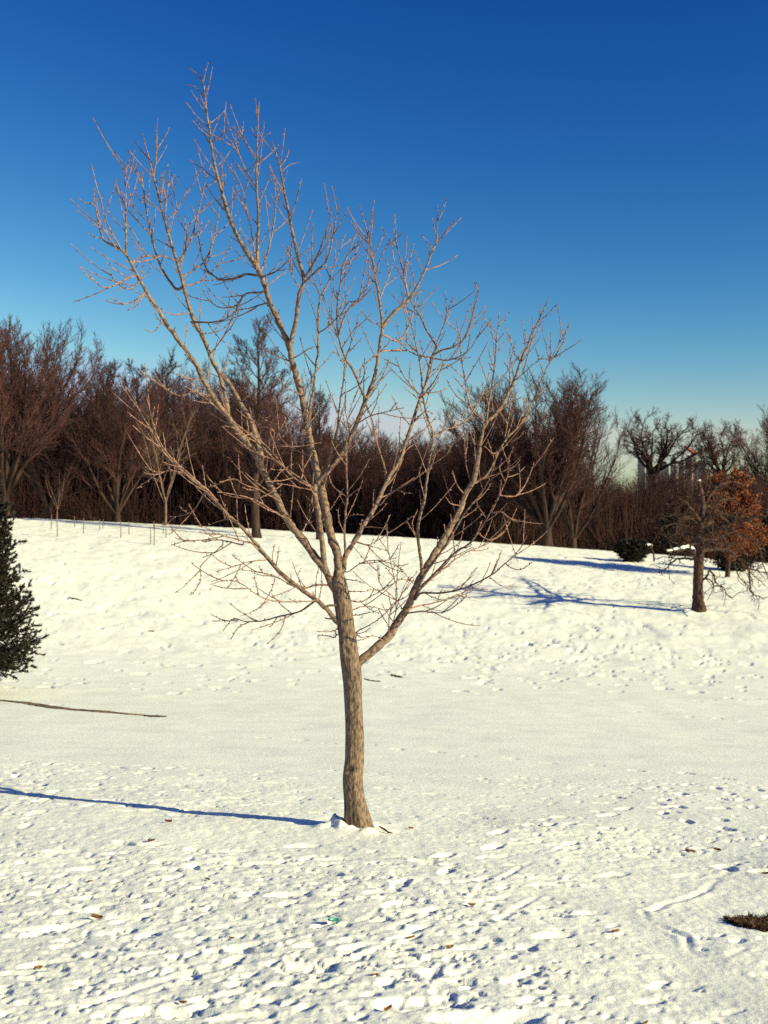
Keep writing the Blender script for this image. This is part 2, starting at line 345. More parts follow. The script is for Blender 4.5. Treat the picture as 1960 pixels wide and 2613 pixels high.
# each branch: photo outline points, width at its start, width at its end, lean away from / towards the viewer
TR = [((914, 2125), 76), ((908, 2073), 63), ((903, 2035), 55), ((900, 1986), 53), ((904, 1936), 51), ((905, 1874), 49), ((902, 1799), 48), ((899, 1725), 52), ((892, 1676), 50), ((884, 1610), 46), ((872, 1525), 44), ((861, 1471), 38)]
BR = [
 # leader and its tops
 ([(861, 1480), (862, 1421), (843, 1361), (831, 1302), (818, 1239), (799, 1163), (782, 1074), (768, 1002), (747, 927), (738, 884), (713, 825), (690, 775), (663, 695), (619, 628), (585, 552), (572, 510), (555, 451), (541, 383), (536, 341), (528, 290), (524, 248), (517, 210), (505, 190), (482, 174)], 31, 2.6, .04),
 ([(518, 212), (524, 185), (532, 160)], 3.5, 2, .1), ([(524, 250), (498, 222), (478, 216)], 3, 2, .3), ([(532, 324), (503, 297), (475, 261)], 4, 2, -.2), ([(543, 361), (566, 345), (591, 324)], 4.5, 2.5, .2),
 ([(553, 425), (573, 405), (589, 383)], 4, 2, -.3), ([(553, 460), (519, 433), (484, 407)], 4, 2, .3), ([(530, 318), (552, 303), (575, 280)], 3, 2, .3), ([(536, 350), (512, 330), (490, 306)], 3, 2, -.3), ([(577, 530), (600, 502), (612, 480)], 3.5, 2, .3), ([(576, 540), (555, 515), (525, 472)], 4, 2, -.3),
 ([(661, 690), (657, 674), (659, 552), (655, 468), (656, 383), (658, 330), (659, 271)], 12, 2.5, .14),
 ([(655, 400), (625, 362), (594, 322)], 4, 2, .2), ([(655, 380), (672, 352), (694, 334)], 3, 2, -.2), ([(655, 480), (627, 434), (602, 379), (560, 328)], 6, 2, -.25), ([(627, 440), (648, 420), (675, 398)], 3, 2, .3), ([(607, 395), (607, 360), (609, 335)], 3, 2, .3), ([(656, 385), (668, 350), (674, 310)], 3, 2, .3),
 ([(667, 690), (691, 615), (703, 535), (703, 468), (708, 450)], 7, 2.5, -.2), ([(656, 690), (642, 594), (627, 522), (619, 484), (589, 417)], 6, 2, .3),
 ([(661, 704), (623, 700), (598, 710), (564, 714), (534, 695), (517, 660), (505, 594), (507, 560)], 8, 2, -.35), ([(669, 746), (627, 750), (602, 780), (560, 784), (530, 762), (515, 735)], 7.5, 2, .4), ([(682, 773), (644, 784), (610, 790), (585, 780)], 6, 2, -.45),
 ([(665, 708), (707, 691), (733, 666), (742, 640)], 7, 2, .4), ([(672, 735), (700, 715), (735, 690)], 5, 2, -.4),
 # second top right of the leader
 ([(738, 889), (747, 851), (755, 817), (764, 750), (775, 712), (758, 645), (741, 565), (724, 480), (712, 417), (693, 358)], 16, 2.2, -.12),
 ([(775, 712), (792, 687), (817, 636), (838, 573), (848, 530)], 9, 2, .25), ([(772, 725), (805, 695), (838, 657), (851, 594), (868, 514)], 7, 2, -.25), ([(740, 552), (755, 520), (766, 472)], 4, 2, .3), ([(728, 500), (705, 475), (690, 455)], 3.5, 2, -.3), ([(765, 735), (742, 695), (738, 650), (733, 615)], 4.5, 2, .4), ([(715, 425), (730, 405), (738, 380)], 3, 2, .3), ([(735, 540), (712, 510), (705, 480)], 3, 2, .2),
 ([(717, 440), (740, 420), (762, 415)], 3, 2, .3),
 # thin uprights from the leader
 ([(782, 1074), (797, 1011), (806, 939), (812, 884), (812, 795), (816, 757), (801, 711), (780, 648)], 10, 2, -.2), ([(815, 762), (835, 728), (852, 681), (881, 597)], 6, 2, .25), ([(812, 850), (835, 835), (870, 800), (890, 770), (919, 766), (949, 702)], 5, 2, .35),
 ([(822, 1245), (831, 1222), (844, 1159), (860, 1095), (867, 1032), (877, 969), (882, 918), (905, 850), (915, 800)], 8, 2, .3),
 ([(845, 1155), (880, 1110), (890, 1060), (905, 1010)], 4, 2, -.3), ([(806, 935), (778, 900), (765, 860)], 4, 2, .4), ([(772, 1010), (735, 990), (705, 960)], 5, 2, -.4), ([(745, 925), (700, 905), (660, 885)], 5, 2, .4), ([(748, 915), (780, 895), (800, 885)], 4.5, 2, -.3),
 # limb beside the leader, up to the knuckle, then over to the right
 ([(846, 1490), (828, 1440), (820, 1370), (812, 1311), (803, 1250), (814, 1226), (856, 1180), (886, 1133), (915, 1066), (941, 1002), (957, 956), (966, 905), (970, 872), (975, 834), (968, 762), (957, 702), (947, 639), (942, 610), (917, 519)], 21, 2.4, -.10),
 ([(943, 612), (950, 580), (951, 534)], 3.5, 2, .2), ([(975, 836), (1008, 795), (1042, 766), (1075, 711), (1105, 639), (1115, 605), (1117, 521)], 12, 2.2, .15), ([(1110, 628), (1135, 595), (1160, 559)], 4, 2, -.3), ([(1106, 640), (1090, 615), (1076, 602)], 3, 2, .3), ([(1044, 766), (1025, 677), (1008, 605), (1004, 580)], 6, 2, -.2), ([(1030, 700), (1050, 650), (1057, 622)], 3, 2, .3), ([(1078, 705), (1068, 660), (1055, 640)], 3, 2, .3),
 ([(945, 625), (920, 600), (893, 563)], 4, 2, .3), ([(958, 700), (975, 650), (995, 610)], 4, 2, .3), ([(966, 770), (990, 710), (1010, 655)], 4.5, 2, -.3), ([(951, 660), (968, 625), (980, 598)], 3.5, 2, .2),
 ([(930, 1012), (902, 947), (881, 913), (864, 859), (860, 795), (869, 719), (877, 669), (917, 614)], 9, 2, .3), ([(865, 850), (885, 795), (919, 756), (949, 702)], 6, 2, -.3), ([(862, 860), (840, 800), (822, 760)], 4, 2, .3), ([(873, 700), (905, 650), (915, 630)], 3.5, 2, .3),
 ([(974, 855), (991, 859), (1008, 871), (1033, 854), (1050, 812), (1065, 770), (1070, 740)], 6, 2, -.3), ([(970, 896), (1010, 893), (1033, 878), (1050, 850)], 5, 2, .4), ([(974, 832), (945, 818), (920, 790)], 5, 2, .3), ([(968, 900), (930, 930), (905, 960)], 4, 2, -.4), ([(930, 1030), (960, 990), (985, 940), (995, 910)], 4, 2, .3), ([(905, 1085), (950, 1060), (1010, 1045), (1030, 1040)], 5, 2, -.35),
 ([(801, 1247), (768, 1222), (709, 1180), (645, 1116), (586, 1070), (519, 1011), (493, 1000), (460, 1011), (422, 990), (396, 956)], 7, 2, -.3), ([(801, 1247), (745, 1215), (700, 1160), (660, 1120), (610, 1090)], 5, 2, .35), ([(772, 1215), (772, 1159), (774, 1112), (790, 1060)], 6, 2, .3), ([(800, 1252), (740, 1238), (700, 1235)], 4, 2, -.4), ([(795, 1163), (740, 1140), (690, 1095), (640, 1085)], 4, 2, .4), ([(790, 1100), (770, 1082), (700, 1085), (650, 1092)], 4, 2, -.4),
 # big left limb with its two tops
 ([(850, 1500), (835, 1463), (801, 1416), (767, 1370), (738, 1335), (709, 1277), (688, 1235), (662, 1180), (637, 1137), (603, 1095), (582, 1062), (548, 1019), (519, 969), (498, 927), (464, 880), (430, 834), (413, 805), (391, 771), (370, 738), (349, 700), (326, 657), (307, 636), (264, 611), (252, 569), (241, 522), (220, 520), (199, 505)], 27, 2.5, -.10),
 ([(243, 535), (241, 510), (241, 480)], 3, 2, .3), ([(322, 648), (321, 573), (321, 510), (315, 434), (285, 392)], 7, 2, .2), ([(316, 436), (330, 410), (345, 383)], 3.5, 2, -.2), ([(307, 632), (273, 569), (254, 493)], 5.5, 2, -.25), ([(321, 590), (296, 565), (275, 540)], 3, 2, .3), ([(321, 520), (305, 490), (297, 470)], 3, 2, -.3), ([(262, 608), (240, 605), (225, 595)], 3.5, 2, .3),
 ([(322, 570), (345, 600), (366, 640)], 3, 2, .3),
 ([(345, 704), (307, 717), (281, 733), (256, 729), (226, 698)], 6, 2, -.35), ([(353, 721), (328, 738), (302, 725), (269, 683)], 5.5, 2, .35), ([(370, 748), (349, 763), (319, 776), (281, 759)], 5, 2, -.4), ([(366, 752), (350, 780), (325, 793)], 4.5, 2, .3), ([(334, 676), (345, 662), (362, 655)], 4.5, 2, .3), ([(356, 716), (375, 700), (387, 680)], 4, 2, -.3), ([(413, 806), (408, 830), (390, 848), (372, 842)], 4, 2, -.4),
 ([(662, 1182), (664, 1160), (645, 1087), (612, 1028), (586, 981), (557, 948), (536, 905), (519, 863), (498, 825), (485, 790), (475, 754), (458, 691), (442, 636), (423, 573), (410, 522), (391, 446), (378, 396), (364, 341)], 20, 2.4, .12),
 ([(582, 1060), (578, 1020), (569, 992), (560, 955)], 14, 12, .10),
 ([(458, 668), (492, 598), (513, 510), (525, 460), (539, 421)], 8, 2, -.2), ([(421, 560), (425, 510), (433, 434)], 5, 2, .25), ([(392, 452), (400, 400), (402, 349)], 4, 2, .2), ([(450, 738), (416, 691), (395, 636), (383, 586), (370, 518), (364, 468), (340, 417)], 9, 2, .3), ([(471, 704), (522, 666), (547, 607), (560, 531), (558, 510)], 7, 2, .3), ([(480, 729), (513, 717), (551, 683), (581, 645)], 6, 2, -.35), ([(446, 665), (416, 653), (391, 655), (366, 653), (338, 674)], 6, 2, -.3), ([(475, 801), (433, 801), (408, 788)], 5, 2, .4), ([(488, 822), (530, 822), (568, 818), (598, 797), (623, 754)], 7, 2, -.35), ([(420, 565), (450, 540), (470, 500), (478, 480)], 4, 2, -.3), ([(410, 520), (440, 490), (455, 450)], 3.5, 2, .3), ([(370, 520), (352, 505), (345, 480)], 3, 2, -.3), ([(364, 470), (352, 440), (345, 410)], 3, 2, .3), ([(385, 600), (350, 560), (335, 510), (330, 490)], 4, 2, -.3), ([(458, 690), (472, 640), (475, 590), (470, 550)], 4, 2, .35), ([(396, 470), (415, 450), (430, 415)], 3, 2, .3), ([(442, 636), (425, 625), (398, 610)], 4, 2, .3), ([(500, 828), (515, 850), (560, 845), (590, 820)], 5, 2, .35), ([(536, 905), (570, 860), (600, 820), (610, 790)], 4, 2, -.35),
 ([(540, 1010), (500, 1000), (470, 985)], 4, 2, .4), ([(520, 970), (480, 965), (440, 950)], 4, 2, -.4), ([(612, 1028), (650, 1000), (690, 1005)], 4, 2, .4), ([(655, 1150), (700, 1130), (740, 1090), (760, 1050)], 4.5, 2, -.4), ([(640, 1090), (690, 1060), (712, 1040)], 4, 2, .4),
 ([(708, 1275), (660, 1250), (620, 1235), (600, 1222), (560, 1230)], 5, 2, -.4), ([(735, 1325), (690, 1300), (650, 1275), (600, 1262), (555, 1255)], 6, 2, .4), ([(690, 1240), (720, 1200), (760, 1180)], 4, 2, .4), ([(765, 1368), (800, 1300), (780, 1265)], 4, 2, -.4),
 # lower left limb
 ([(866, 1592), (835, 1556), (801, 1526), (742, 1484), (709, 1454), (666, 1403), (624, 1353), (565, 1298), (519, 1247), (468, 1205), (418, 1154), (390, 1105), (359, 1054), (340, 1015), (325, 990)], 17, 2.2, -.16),
 ([(568, 1300), (540, 1260), (500, 1225), (430, 1160), (400, 1110), (385, 1060), (375, 1011)], 6, 2, -.25), ([(519, 1262), (498, 1298), (468, 1315), (430, 1319)], 4.5, 2, .35), ([(645, 1386), (600, 1375), (552, 1361), (519, 1344), (500, 1345)], 5.5, 2, -.35), ([(620, 1390), (575, 1380), (536, 1378), (468, 1382), (430, 1395)], 5, 2, .35), ([(679, 1429), (637, 1433), (599, 1445), (552, 1458)], 4.5, 2, -.35), ([(566, 1393), (530, 1425), (511, 1448), (513, 1480), (500, 1505)], 3.5, 2, .2), ([(570, 1305), (575, 1325), (580, 1295)], 3, 2, .3), ([(590, 1325), (575, 1325), (545, 1335), (525, 1345)], 4, 2, -.3), ([(700, 1445), (695, 1420), (702, 1390)], 3, 2, .3), ([(468, 1208), (440, 1200), (400, 1205), (370, 1190)], 4, 2, .35), ([(400, 1210), (350, 1245), (362, 1240)], 3, 2, .3),
 ([(797, 1534), (703, 1534), (656, 1518), (627, 1496), (590, 1481), (540, 1489)], 5.5, 2, .35), ([(803, 1534), (764, 1561), (724, 1570), (674, 1583), (627, 1586), (594, 1579), (569, 1612)], 6.5, 2.2, -.3), ([(640, 1586), (610, 1600), (588, 1632)], 3, 2, .2), ([(729, 1572), (715, 1610), (680, 1645)], 3, 2, -.2), ([(844, 1494), (811, 1492), (778, 1500), (750, 1496), (703, 1471), (656, 1460), (616, 1454)], 7, 2, .35), ([(858, 1608), (830, 1612), (807, 1610)], 5, 2, -.3), ([(858, 1628), (835, 1622), (811, 1622)], 5, 2, .3), ([(840, 1545), (860, 1545)], 8, 7, .1), ([(700, 1485), (690, 1510), (665, 1550)], 3, 2, .3), ([(805, 1530), (807, 1480), (815, 1440)], 4, 2, -.3), ([(812, 1535), (822, 1490), (818, 1450)], 4, 2, .3), ([(855, 1580), (830, 1578), (830, 1576)], 6, 4, .1), ([(780, 1500), (760, 1470), (770, 1450)], 3, 2, .3),
 # right low limb and its fan
 ([(905, 1700), (917, 1688), (940, 1670), (970, 1644), (995, 1620), (1016, 1585), (1037, 1556), (1059, 1505), (1080, 1463), (1105, 1421), (1135, 1370), (1160, 1328), (1177, 1294), (1189, 1256), (1206, 1231), (1219, 1175), (1227, 1124), (1240, 1078), (1269, 1053), (1307, 985), (1329, 922), (1350, 871), (1371, 825), (1402, 759)], 31, 2.4, .08),
 ([(1078, 1470), (1075, 1437), (1067, 1374), (1071, 1319), (1084, 1269), (1094, 1184), (1105, 1112), (1092, 1070), (1080, 1015), (1071, 922), (1054, 846), (1046, 804), (1035, 770)], 12, 2.2, -.2), ([(1105, 1114), (1139, 1095), (1172, 1086), (1206, 1053), (1240, 985), (1248, 950)], 6, 2, .3), ([(1080, 1015), (1050, 985), (1025, 950), (1010, 910)], 4.5, 2, -.35), ([(1096, 1170), (1130, 1140), (1165, 1125), (1185, 1100)], 5, 2, .35), ([(1070, 920), (1095, 880), (1105, 860)], 3.5, 2, .3), ([(1094, 1190), (1140, 1160), (1155, 1130)], 4, 2, -.3), ([(1078, 1010), (1110, 970), (1130, 930)], 4, 2, .3), ([(1068, 1380), (1052, 1340), (1065, 1300)], 4, 2, .3),
 ([(1240, 1078), (1202, 1040), (1185, 964), (1177, 901), (1164, 812)], 6, 2, -.2), ([(1242, 1070), (1248, 1027), (1261, 943), (1267, 871), (1274, 795)], 7, 2, .2), ([(1265, 875), (1280, 860), (1285, 850)], 3, 2, .2), ([(1268, 850), (1255, 835), (1245, 822)], 3, 2, .2), ([(1262, 940), (1250, 910), (1247, 890)], 3.5, 2, .3), ([(1185, 965), (1150, 935), (1130, 930)], 4, 2, .3), ([(1200, 1035), (1165, 1010), (1140, 970)], 4, 2, -.3),
 ([(1329, 925), (1310, 895), (1300, 850)], 4, 2, .3), ([(1345, 880), (1340, 845), (1333, 840)], 3, 2, -.2), ([(1345, 890), (1358, 840), (1361, 805)], 3.5, 2, .3), ([(1372, 826), (1400, 800), (1423, 775)], 3, 2, -.2), ([(1315, 970), (1350, 940), (1390, 905)], 3.5, 2, .3), ([(1307, 985), (1300, 940), (1315, 870)], 3, 2, .3),
 ([(1206, 1235), (1244, 1210), (1274, 1150), (1295, 1116), (1329, 1082), (1358, 1027), (1379, 977), (1400, 930), (1434, 880), (1451, 825)], 9, 2, -.15), ([(1403, 920), (1395, 890), (1383, 833)], 4, 2, .25), ([(1400, 925), (1425, 880), (1433, 835)], 3, 2, .25), ([(1288, 1118), (1299, 1060), (1305, 1010), (1300, 975)], 5, 2, .3), ([(1358, 1027), (1380, 1010), (1400, 985)], 3, 2, .3), ([(1335, 1078), (1350, 1040), (1345, 1000)], 3, 2, -.3), ([(1290, 1130), (1320, 1120), (1337, 1100)], 4, 2, .3), ([(1280, 1145), (1260, 1160), (1250, 1150), (1235, 1135), (1255, 1127)], 4, 2, -.3), ([(1203, 1232), (1190, 1190), (1185, 1130), (1180, 1100)], 5, 2, .3), ([(1185, 1262), (1165, 1235), (1155, 1200)], 5, 2, .3), ([(1172, 1290), (1150, 1285), (1138, 1268)], 4, 2, -.3),
 ([(1068, 1500), (1075, 1478), (1122, 1412), (1156, 1362), (1185, 1311), (1227, 1260), (1248, 1222), (1262, 1185), (1268, 1150)], 10, 2.2, .25),
 ([(1063, 1520), (1071, 1505), (1122, 1450), (1164, 1408), (1198, 1387), (1223, 1353), (1253, 1307), (1278, 1256), (1295, 1214), (1299, 1172), (1310, 1140)], 9, 2.2, -.28), ([(1253, 1310), (1275, 1305), (1291, 1315), (1316, 1332), (1337, 1328), (1343, 1318)], 5.5, 2.5, .3), ([(1280, 1265), (1316, 1265), (1341, 1235), (1358, 1197), (1362, 1180)], 5, 2, -.3), ([(1225, 1365), (1250, 1378), (1280, 1365), (1300, 1335)], 4, 2, .35), ([(1293, 1218), (1320, 1210), (1340, 1190)], 3.5, 2, .3), ([(1244, 1325), (1225, 1300), (1215, 1280)], 3.5, 2, .3), ([(1290, 1230), (1275, 1200), (1280, 1170)], 3.5, 2, -.3),
 ([(1060, 1530), (1075, 1513), (1122, 1513), (1185, 1501), (1248, 1471), (1291, 1437), (1324, 1404), (1346, 1366)], 7.5, 2.2, -.3), ([(1290, 1440), (1325, 1455), (1358, 1435)], 4, 2, .3), ([(1250, 1473), (1280, 1495), (1320, 1498)], 3, 2, -.3),
 ([(1037, 1560), (1063, 1547), (1122, 1535), (1206, 1501), (1235, 1480)], 6, 2, .35), ([(1035, 1565), (1080, 1560), (1122, 1564), (1156, 1551), (1185, 1526)], 6, 2.2, -.35), ([(1060, 1515), (1110, 1470), (1180, 1415), (1240, 1390), (1270, 1370)], 6, 2, .4),
 ([(992, 1625), (995, 1565), (1014, 1521), (1003, 1463), (992, 1413), (967, 1373)], 4.5, 2, .35), ([(1000, 1610), (1010, 1560), (1030, 1500), (1045, 1470)], 4, 2, -.35), ([(985, 1640), (955, 1622), (925, 1628)], 4, 2, .3), ([(1010, 1595), (985, 1560), (975, 1540)], 4, 2, -.3), ([(1030, 1560), (1010, 1530), (970, 1490), (962, 1440)], 4, 2, -.35), ([(1060, 1495), (1030, 1460), (1000, 1430)], 3.5, 2, .4),
 # short shoots right of the trunk
 ([(890, 1532), (920, 1536), (948, 1521), (985, 1500), (1035, 1471)], 5, 2, -.35), ([(892, 1560), (927, 1547), (956, 1550), (985, 1557), (1005, 1550)], 5, 2, .35), ([(898, 1570), (930, 1566), (963, 1557)], 4, 2, -.3), ([(908, 1614), (945, 1594), (977, 1572)], 4.5, 2, .35), ([(880, 1508), (910, 1510), (945, 1508)], 4, 2, .3), ([(878, 1478), (910, 1482), (930, 1488)], 4, 2, -.3), ([(905, 1635), (930, 1630), (950, 1622)], 3.5, 2, .3),
 # right forward branch from the crown of the trunk
 ([(862, 1478), (877, 1450), (881, 1421), (903, 1383), (928, 1340), (953, 1302), (978, 1248), (995, 1214), (1021, 1172), (1037, 1125), (1054, 1074), (1071, 1019), (1088, 977), (1101, 913), (1113, 884), (1088, 842), (1071, 804), (1050, 770), (1030, 720), (1015, 680)], 19, 2.2, .16),
 ([(1104, 908), (1126, 894), (1160, 884), (1189, 859), (1202, 821), (1219, 753), (1220, 728)], 7, 2, -.2), ([(1110, 888), (1130, 837), (1151, 770), (1155, 760)], 5, 2, .25), ([(1110, 915), (1150, 918), (1200, 890), (1235, 825)], 5, 2, -.3), ([(1100, 912), (1060, 905), (1030, 885), (1010, 860)], 5, 2, .35), ([(1090, 970), (1115, 945), (1130, 925)], 4, 2, -.3), ([(1075, 1015), (1105, 990), (1125, 950), (1135, 930)], 4, 2, .3), ([(1200, 825), (1225, 800), (1240, 780)], 3, 2, .3),
 ([(991, 1226), (970, 1155), (961, 1124), (949, 1070), (936, 1040), (930, 1020)], 8, 3, -.25), ([(970, 1288), (995, 1260), (1037, 1235), (1080, 1205), (1100, 1190)], 6, 2, .35), ([(880, 1425), (881, 1395), (879, 1336), (886, 1269), (884, 1201), (881, 1142), (890, 1090), (880, 1040), (882, 1000)], 8, 2, -.3), ([(970, 1150), (950, 1125), (925, 1110)], 4, 2, .3), ([(1020, 1175), (1040, 1145), (1065, 1130)], 4, 2, -.3), ([(1000, 1205), (1010, 1170), (1030, 1140)], 5, 2, .3), ([(925, 1345), (960, 1345), (985, 1350)], 4, 2, .3), ([(905, 1383), (950, 1395), (990, 1405)], 3.5, 2, -.3), ([(880, 1265), (850, 1240), (835, 1200)], 4, 2, .3), ([(886, 1270), (910, 1250), (925, 1245)], 3.5, 2, -.3), ([(880, 1320), (910, 1312), (930, 1315)], 3.5, 2, .3), ([(1037, 1130), (1065, 1105), (1085, 1095)], 4, 2, .3), ([(975, 1250), (1000, 1225), (1025, 1180)], 5, 2, -.3), ([(1055, 1075), (1085, 1050), (1105, 1055)], 4, 2, .3), ([(1050, 1090), (1020, 1050), (1000, 1010)], 4, 2, -.3), ([(905, 1380), (940, 1390), (975, 1372), (1005, 1350)], 3.5, 2, .4),
 ([(888, 1460), (915, 1440), (950, 1430), (990, 1435), (1030, 1455)], 4, 2, .3),
]
tree = empty('young_ginkgo_tree', (TB[0], TB[1], TB[2] - .02))
tag(tree, 'young bare tan tree standing alone in the snow at the centre', 'tree')
T0 = Vector(tree.location)
tw = np.array([w for _, w in TR], float)
tp = np.array([px(a, b, 10.2) for (a, b), _ in TR])
pw = catmull(np.column_stack([tp, tw * .955 / F * 10.2 / 2]), 9)
P, rr = pw[:, :3], pw[:, 3]
SD = 48
V, Qd = tubes(P[None], rr[None], SD)
V = V.reshape(len(P), SD, 3)
C = P[:, None, :]; off = V - C; ang = np.arctan2(off[..., 1], off[..., 0]); zz = V[..., 2]
flare = np.exp(-(zz - (TB[2])) / .16).clip(0, 1.4)
relief = .035 * fbm(ang * 5 + 20, zz * 3.0, 101, 3) + .03 * vnoise(np.cos(ang) * 2 + 5, zz * 2.2, 105) + flare * (.02 + .15 * np.cos(ang * 5 + .6) + .12 * vnoise(ang * 4 + 9, zz * 4, 103))
for (ka, kz, kr) in [(-1.4, 2.55, .09), (-1.9, 2.0, .09), (-1.2, 2.85, .07), (-1.75, 3.05, .08)]:   # old knots
    kz = TB[2] + kz - 1.5; dd = np.hypot((np.angle(np.exp(1j * (ang - ka)))) * .09, zz - kz)
    relief = relief + .16 * np.exp(-((dd - kr * .55) / .022) ** 2) - .15 * np.exp(-(dd / .03) ** 2)
V = (C + off * (1 + relief[..., None])).reshape(-1, 3)
link_mesh('trunk', make_mesh('trunk', V - np.array(T0), Qd, M['bark']), tree)

segs = [(np.column_stack([ [a for (a, b), _ in TR], [b for (a, b), _ in TR]]).astype(float), np.full(len(TR), 10.2), tw)]
pts2 = [catmull(segs[0][0], 8)]; dep2 = [np.full(len(pts2[0]), 10.2)]
allP = pts2[0]; allD = dep2[0]
for pts, w0, w1, lean in BR:
    pts = np.array(pts, float)
    dist = np.hypot(allP[:, 0] - pts[0, 0], allP[:, 1] - pts[0, 1]); k = int(np.argmin(dist))
    d0 = allD[k]
    if dist[k] > 2: pts = np.vstack([allP[k], pts]) if dist[k] < 30 else pts
    S2 = catmull(pts, 7)
    s = np.concatenate([[0], np.cumsum(np.hypot(*np.diff(S2, axis=0).T))]); f = s / s[-1]
    sgn = lean if w0 > 11 else lean * (1 if rt.rand() < .5 else -1)
    k2 = s / F * 10.2
    dep = d0 + sgn * 1.6 * k2 + .04 * np.sin(s / 60 + rt.rand() * 6) * np.minimum(1, k2 * 2)
    P3 = np.column_stack([(S2[:, 0] - CX) / F * dep, dep, EYE - (S2[:, 1] - CY) / F * dep])
    Wd = (w1 + (w0 - w1) * (1 - f) ** (1.0 if w0 < 14 else .85)) / F * 10.2 / 2
    Wd = np.maximum(Wd * (.76 if w0 > 11 else .80), .0032)
    L = k2[-1]; n = max(6, int(L / .035))
    A, _ = resample(np.column_stack([P3, Wd]), n)
    P3, Wd = A[:, :3], A[:, 3]
    nrm = np.minimum(np.arange(n) / 4.0, 1)[:, None]
    P3 = P3 + rt.normal(0, 1, P3.shape) * (.0012 + Wd[:, None] * .04) * nrm
    if w0 > 11:                                           # swollen collar where a limb leaves
        Wd = Wd * (1 + .22 * np.exp(-np.arange(n) * L / n / .05))
    Wd = Wd * (1 + rt.normal(0, .07, n))
    sides = 16 if w0 > 11 else (9 if w0 > 6 else 6)
    V, Qd = tubes(P3[None], Wd[None], sides)
    b = link_mesh('branch', make_mesh('branch', V - np.array(T0), Qd, M['limb'] if w0 > 6.4 else M['twig']), tree)
    # spur shoots, plus fine side shoots on the outer wood
    parts = []
    thin = Wd < .045
    ns = int(L / .042)
    if ns > 2 and thin.sum() > 3:
        Ct, Rt = grow(rt, P3[thin][None], np.full((1, thin.sum()), .0065), ns, .02, .98, 50, 95, .006, .018, 2, .25, .1, rs=.85, rmin=.0040, tfall=0, tip=.95, absolute=True)
        parts.append(tubes(Ct, Rt, 5))
    outer = Wd < .034
    if L > .35 and outer.sum() > 6:
        Pm, Lm = resample(P3[outer], 16)
        nt_ = max(1, int(Lm / .15))
        Ct, Rt = grow(rt, Pm[None], np.full((1, 16), .0052), nt_,   .12, .95, 25, 48, .14, .52, 7, .35, .07, rs=1.0, rmin=.0040, tfall=.25, tip=.55, absolute=True)
        parts.append(tubes(Ct, Rt, 5))
        Cs, Rs = grow(rt, Ct, Rt, 4, .15, .95, 50, 90, .008, .022, 2, .2, .1, rs=1.0, rmin=.0042, tfall=0, tip=.9, absolute=True)
        parts.append(tubes(Cs, Rs, 4))
    if parts:
        Vt, Qt = merge(parts)
        t_ = link_mesh('twigs', make_mesh('twigs', Vt - np.array(T0), Qt, M['twig']), b)
        t_['kind'] = 'stuff'
    allP = np.vstack([allP, S2]); allD = np.concatenate([allD, dep])

# ------------------------------------------------------------------ background tree kinds (unit: metres, about 12 m tall)
def kind_vase(seed, spread=1.0, limbs=14, trunk_h=1.7, dens=1.12):
    r = np.random.RandomState(seed)
    z = np.linspace(0, trunk_h, 8); tr = np.stack([.12 * np.sin(z * 1.1 + seed), .1 * np.cos(z * .9), z - .25], 1)[None]
    R0 = (.30 - .06 * z / trunk_h + .16 * np.exp(-z / .25))[None]
    L1, R1 = grow(r, tr, R0, limbs, .70, .99, 12 * spread, 40 * spread, 8.8, 11.0, 14, .35, .22, rs=.55, tfall=0, tip=.12, absolute=True)
    L2, R2 = grow(r, L1, R1, 12, .16, .96, 14, 38, .34, .52, 8, .35, .22, rs=.62, rmin=.010, tfall=.62, tip=.2)
    L3, R3 = grow(r, L2, R2, int(9 * dens), .15, .98, 18, 42, .34, .6, 3, .3, .22, rs=.62, rmin=.010, tfall=.5, tip=.4)
    L4, R4 = grow(r, L3, R3, 7, .2, 1.0, 18, 45, .32, .65, 1, .25, .2, rs=.7, rmin=.0095, tfall=.3, tip=.7)
    t = merge([tubes(tr, R0, 16), tubes(L1, R1, 9)])
    c = merge([tubes(L2, R2, 5), tubes(L3, R3, 3), tubes(L4, R4, 3)])
    return t, c

def kind_dome(seed):                                      # close rounded crown of many even limbs
    r = np.random.RandomState(seed)
    z = np.linspace(0, 1.5, 8); tr = np.stack([.1 * np.sin(z * 1.1), .08 * np.cos(z), z - .25], 1)[None]; R0 = (.32 - .07 * z / 1.5 + .16 * np.exp(-z / .25))[None]
    L1, R1 = grow(r, tr, R0, 24, .68, .99, 6, 50, 7.6, 8.4, 14, .30, .16, rs=.48, tfall=0, tip=.16, absolute=True)
    L2, R2 = grow(r, L1, R1, 15, .22, 1.0, 14, 36, .24, .36, 7, .25, .2, rs=.6, rmin=.012, tfall=.35, tip=.3)
    L3, R3 = grow(r, L2, R2, 8, .15, 1.0, 16, 40, .34, .55, 3, .25, .2, rs=.62, rmin=.010, tfall=.35, tip=.45)
    L4, R4 = grow(r, L3, R3, 7, .15, 1.0, 16, 42, .35, .65, 1, .2, .2, rs=.7, rmin=.0098, tfall=.25, tip=.7)
    return merge([tubes(tr, R0, 16), tubes(L1, R1, 9)]), merge([tubes(L2, R2, 4), tubes(L3, R3, 3), tubes(L4, R4, 3)])

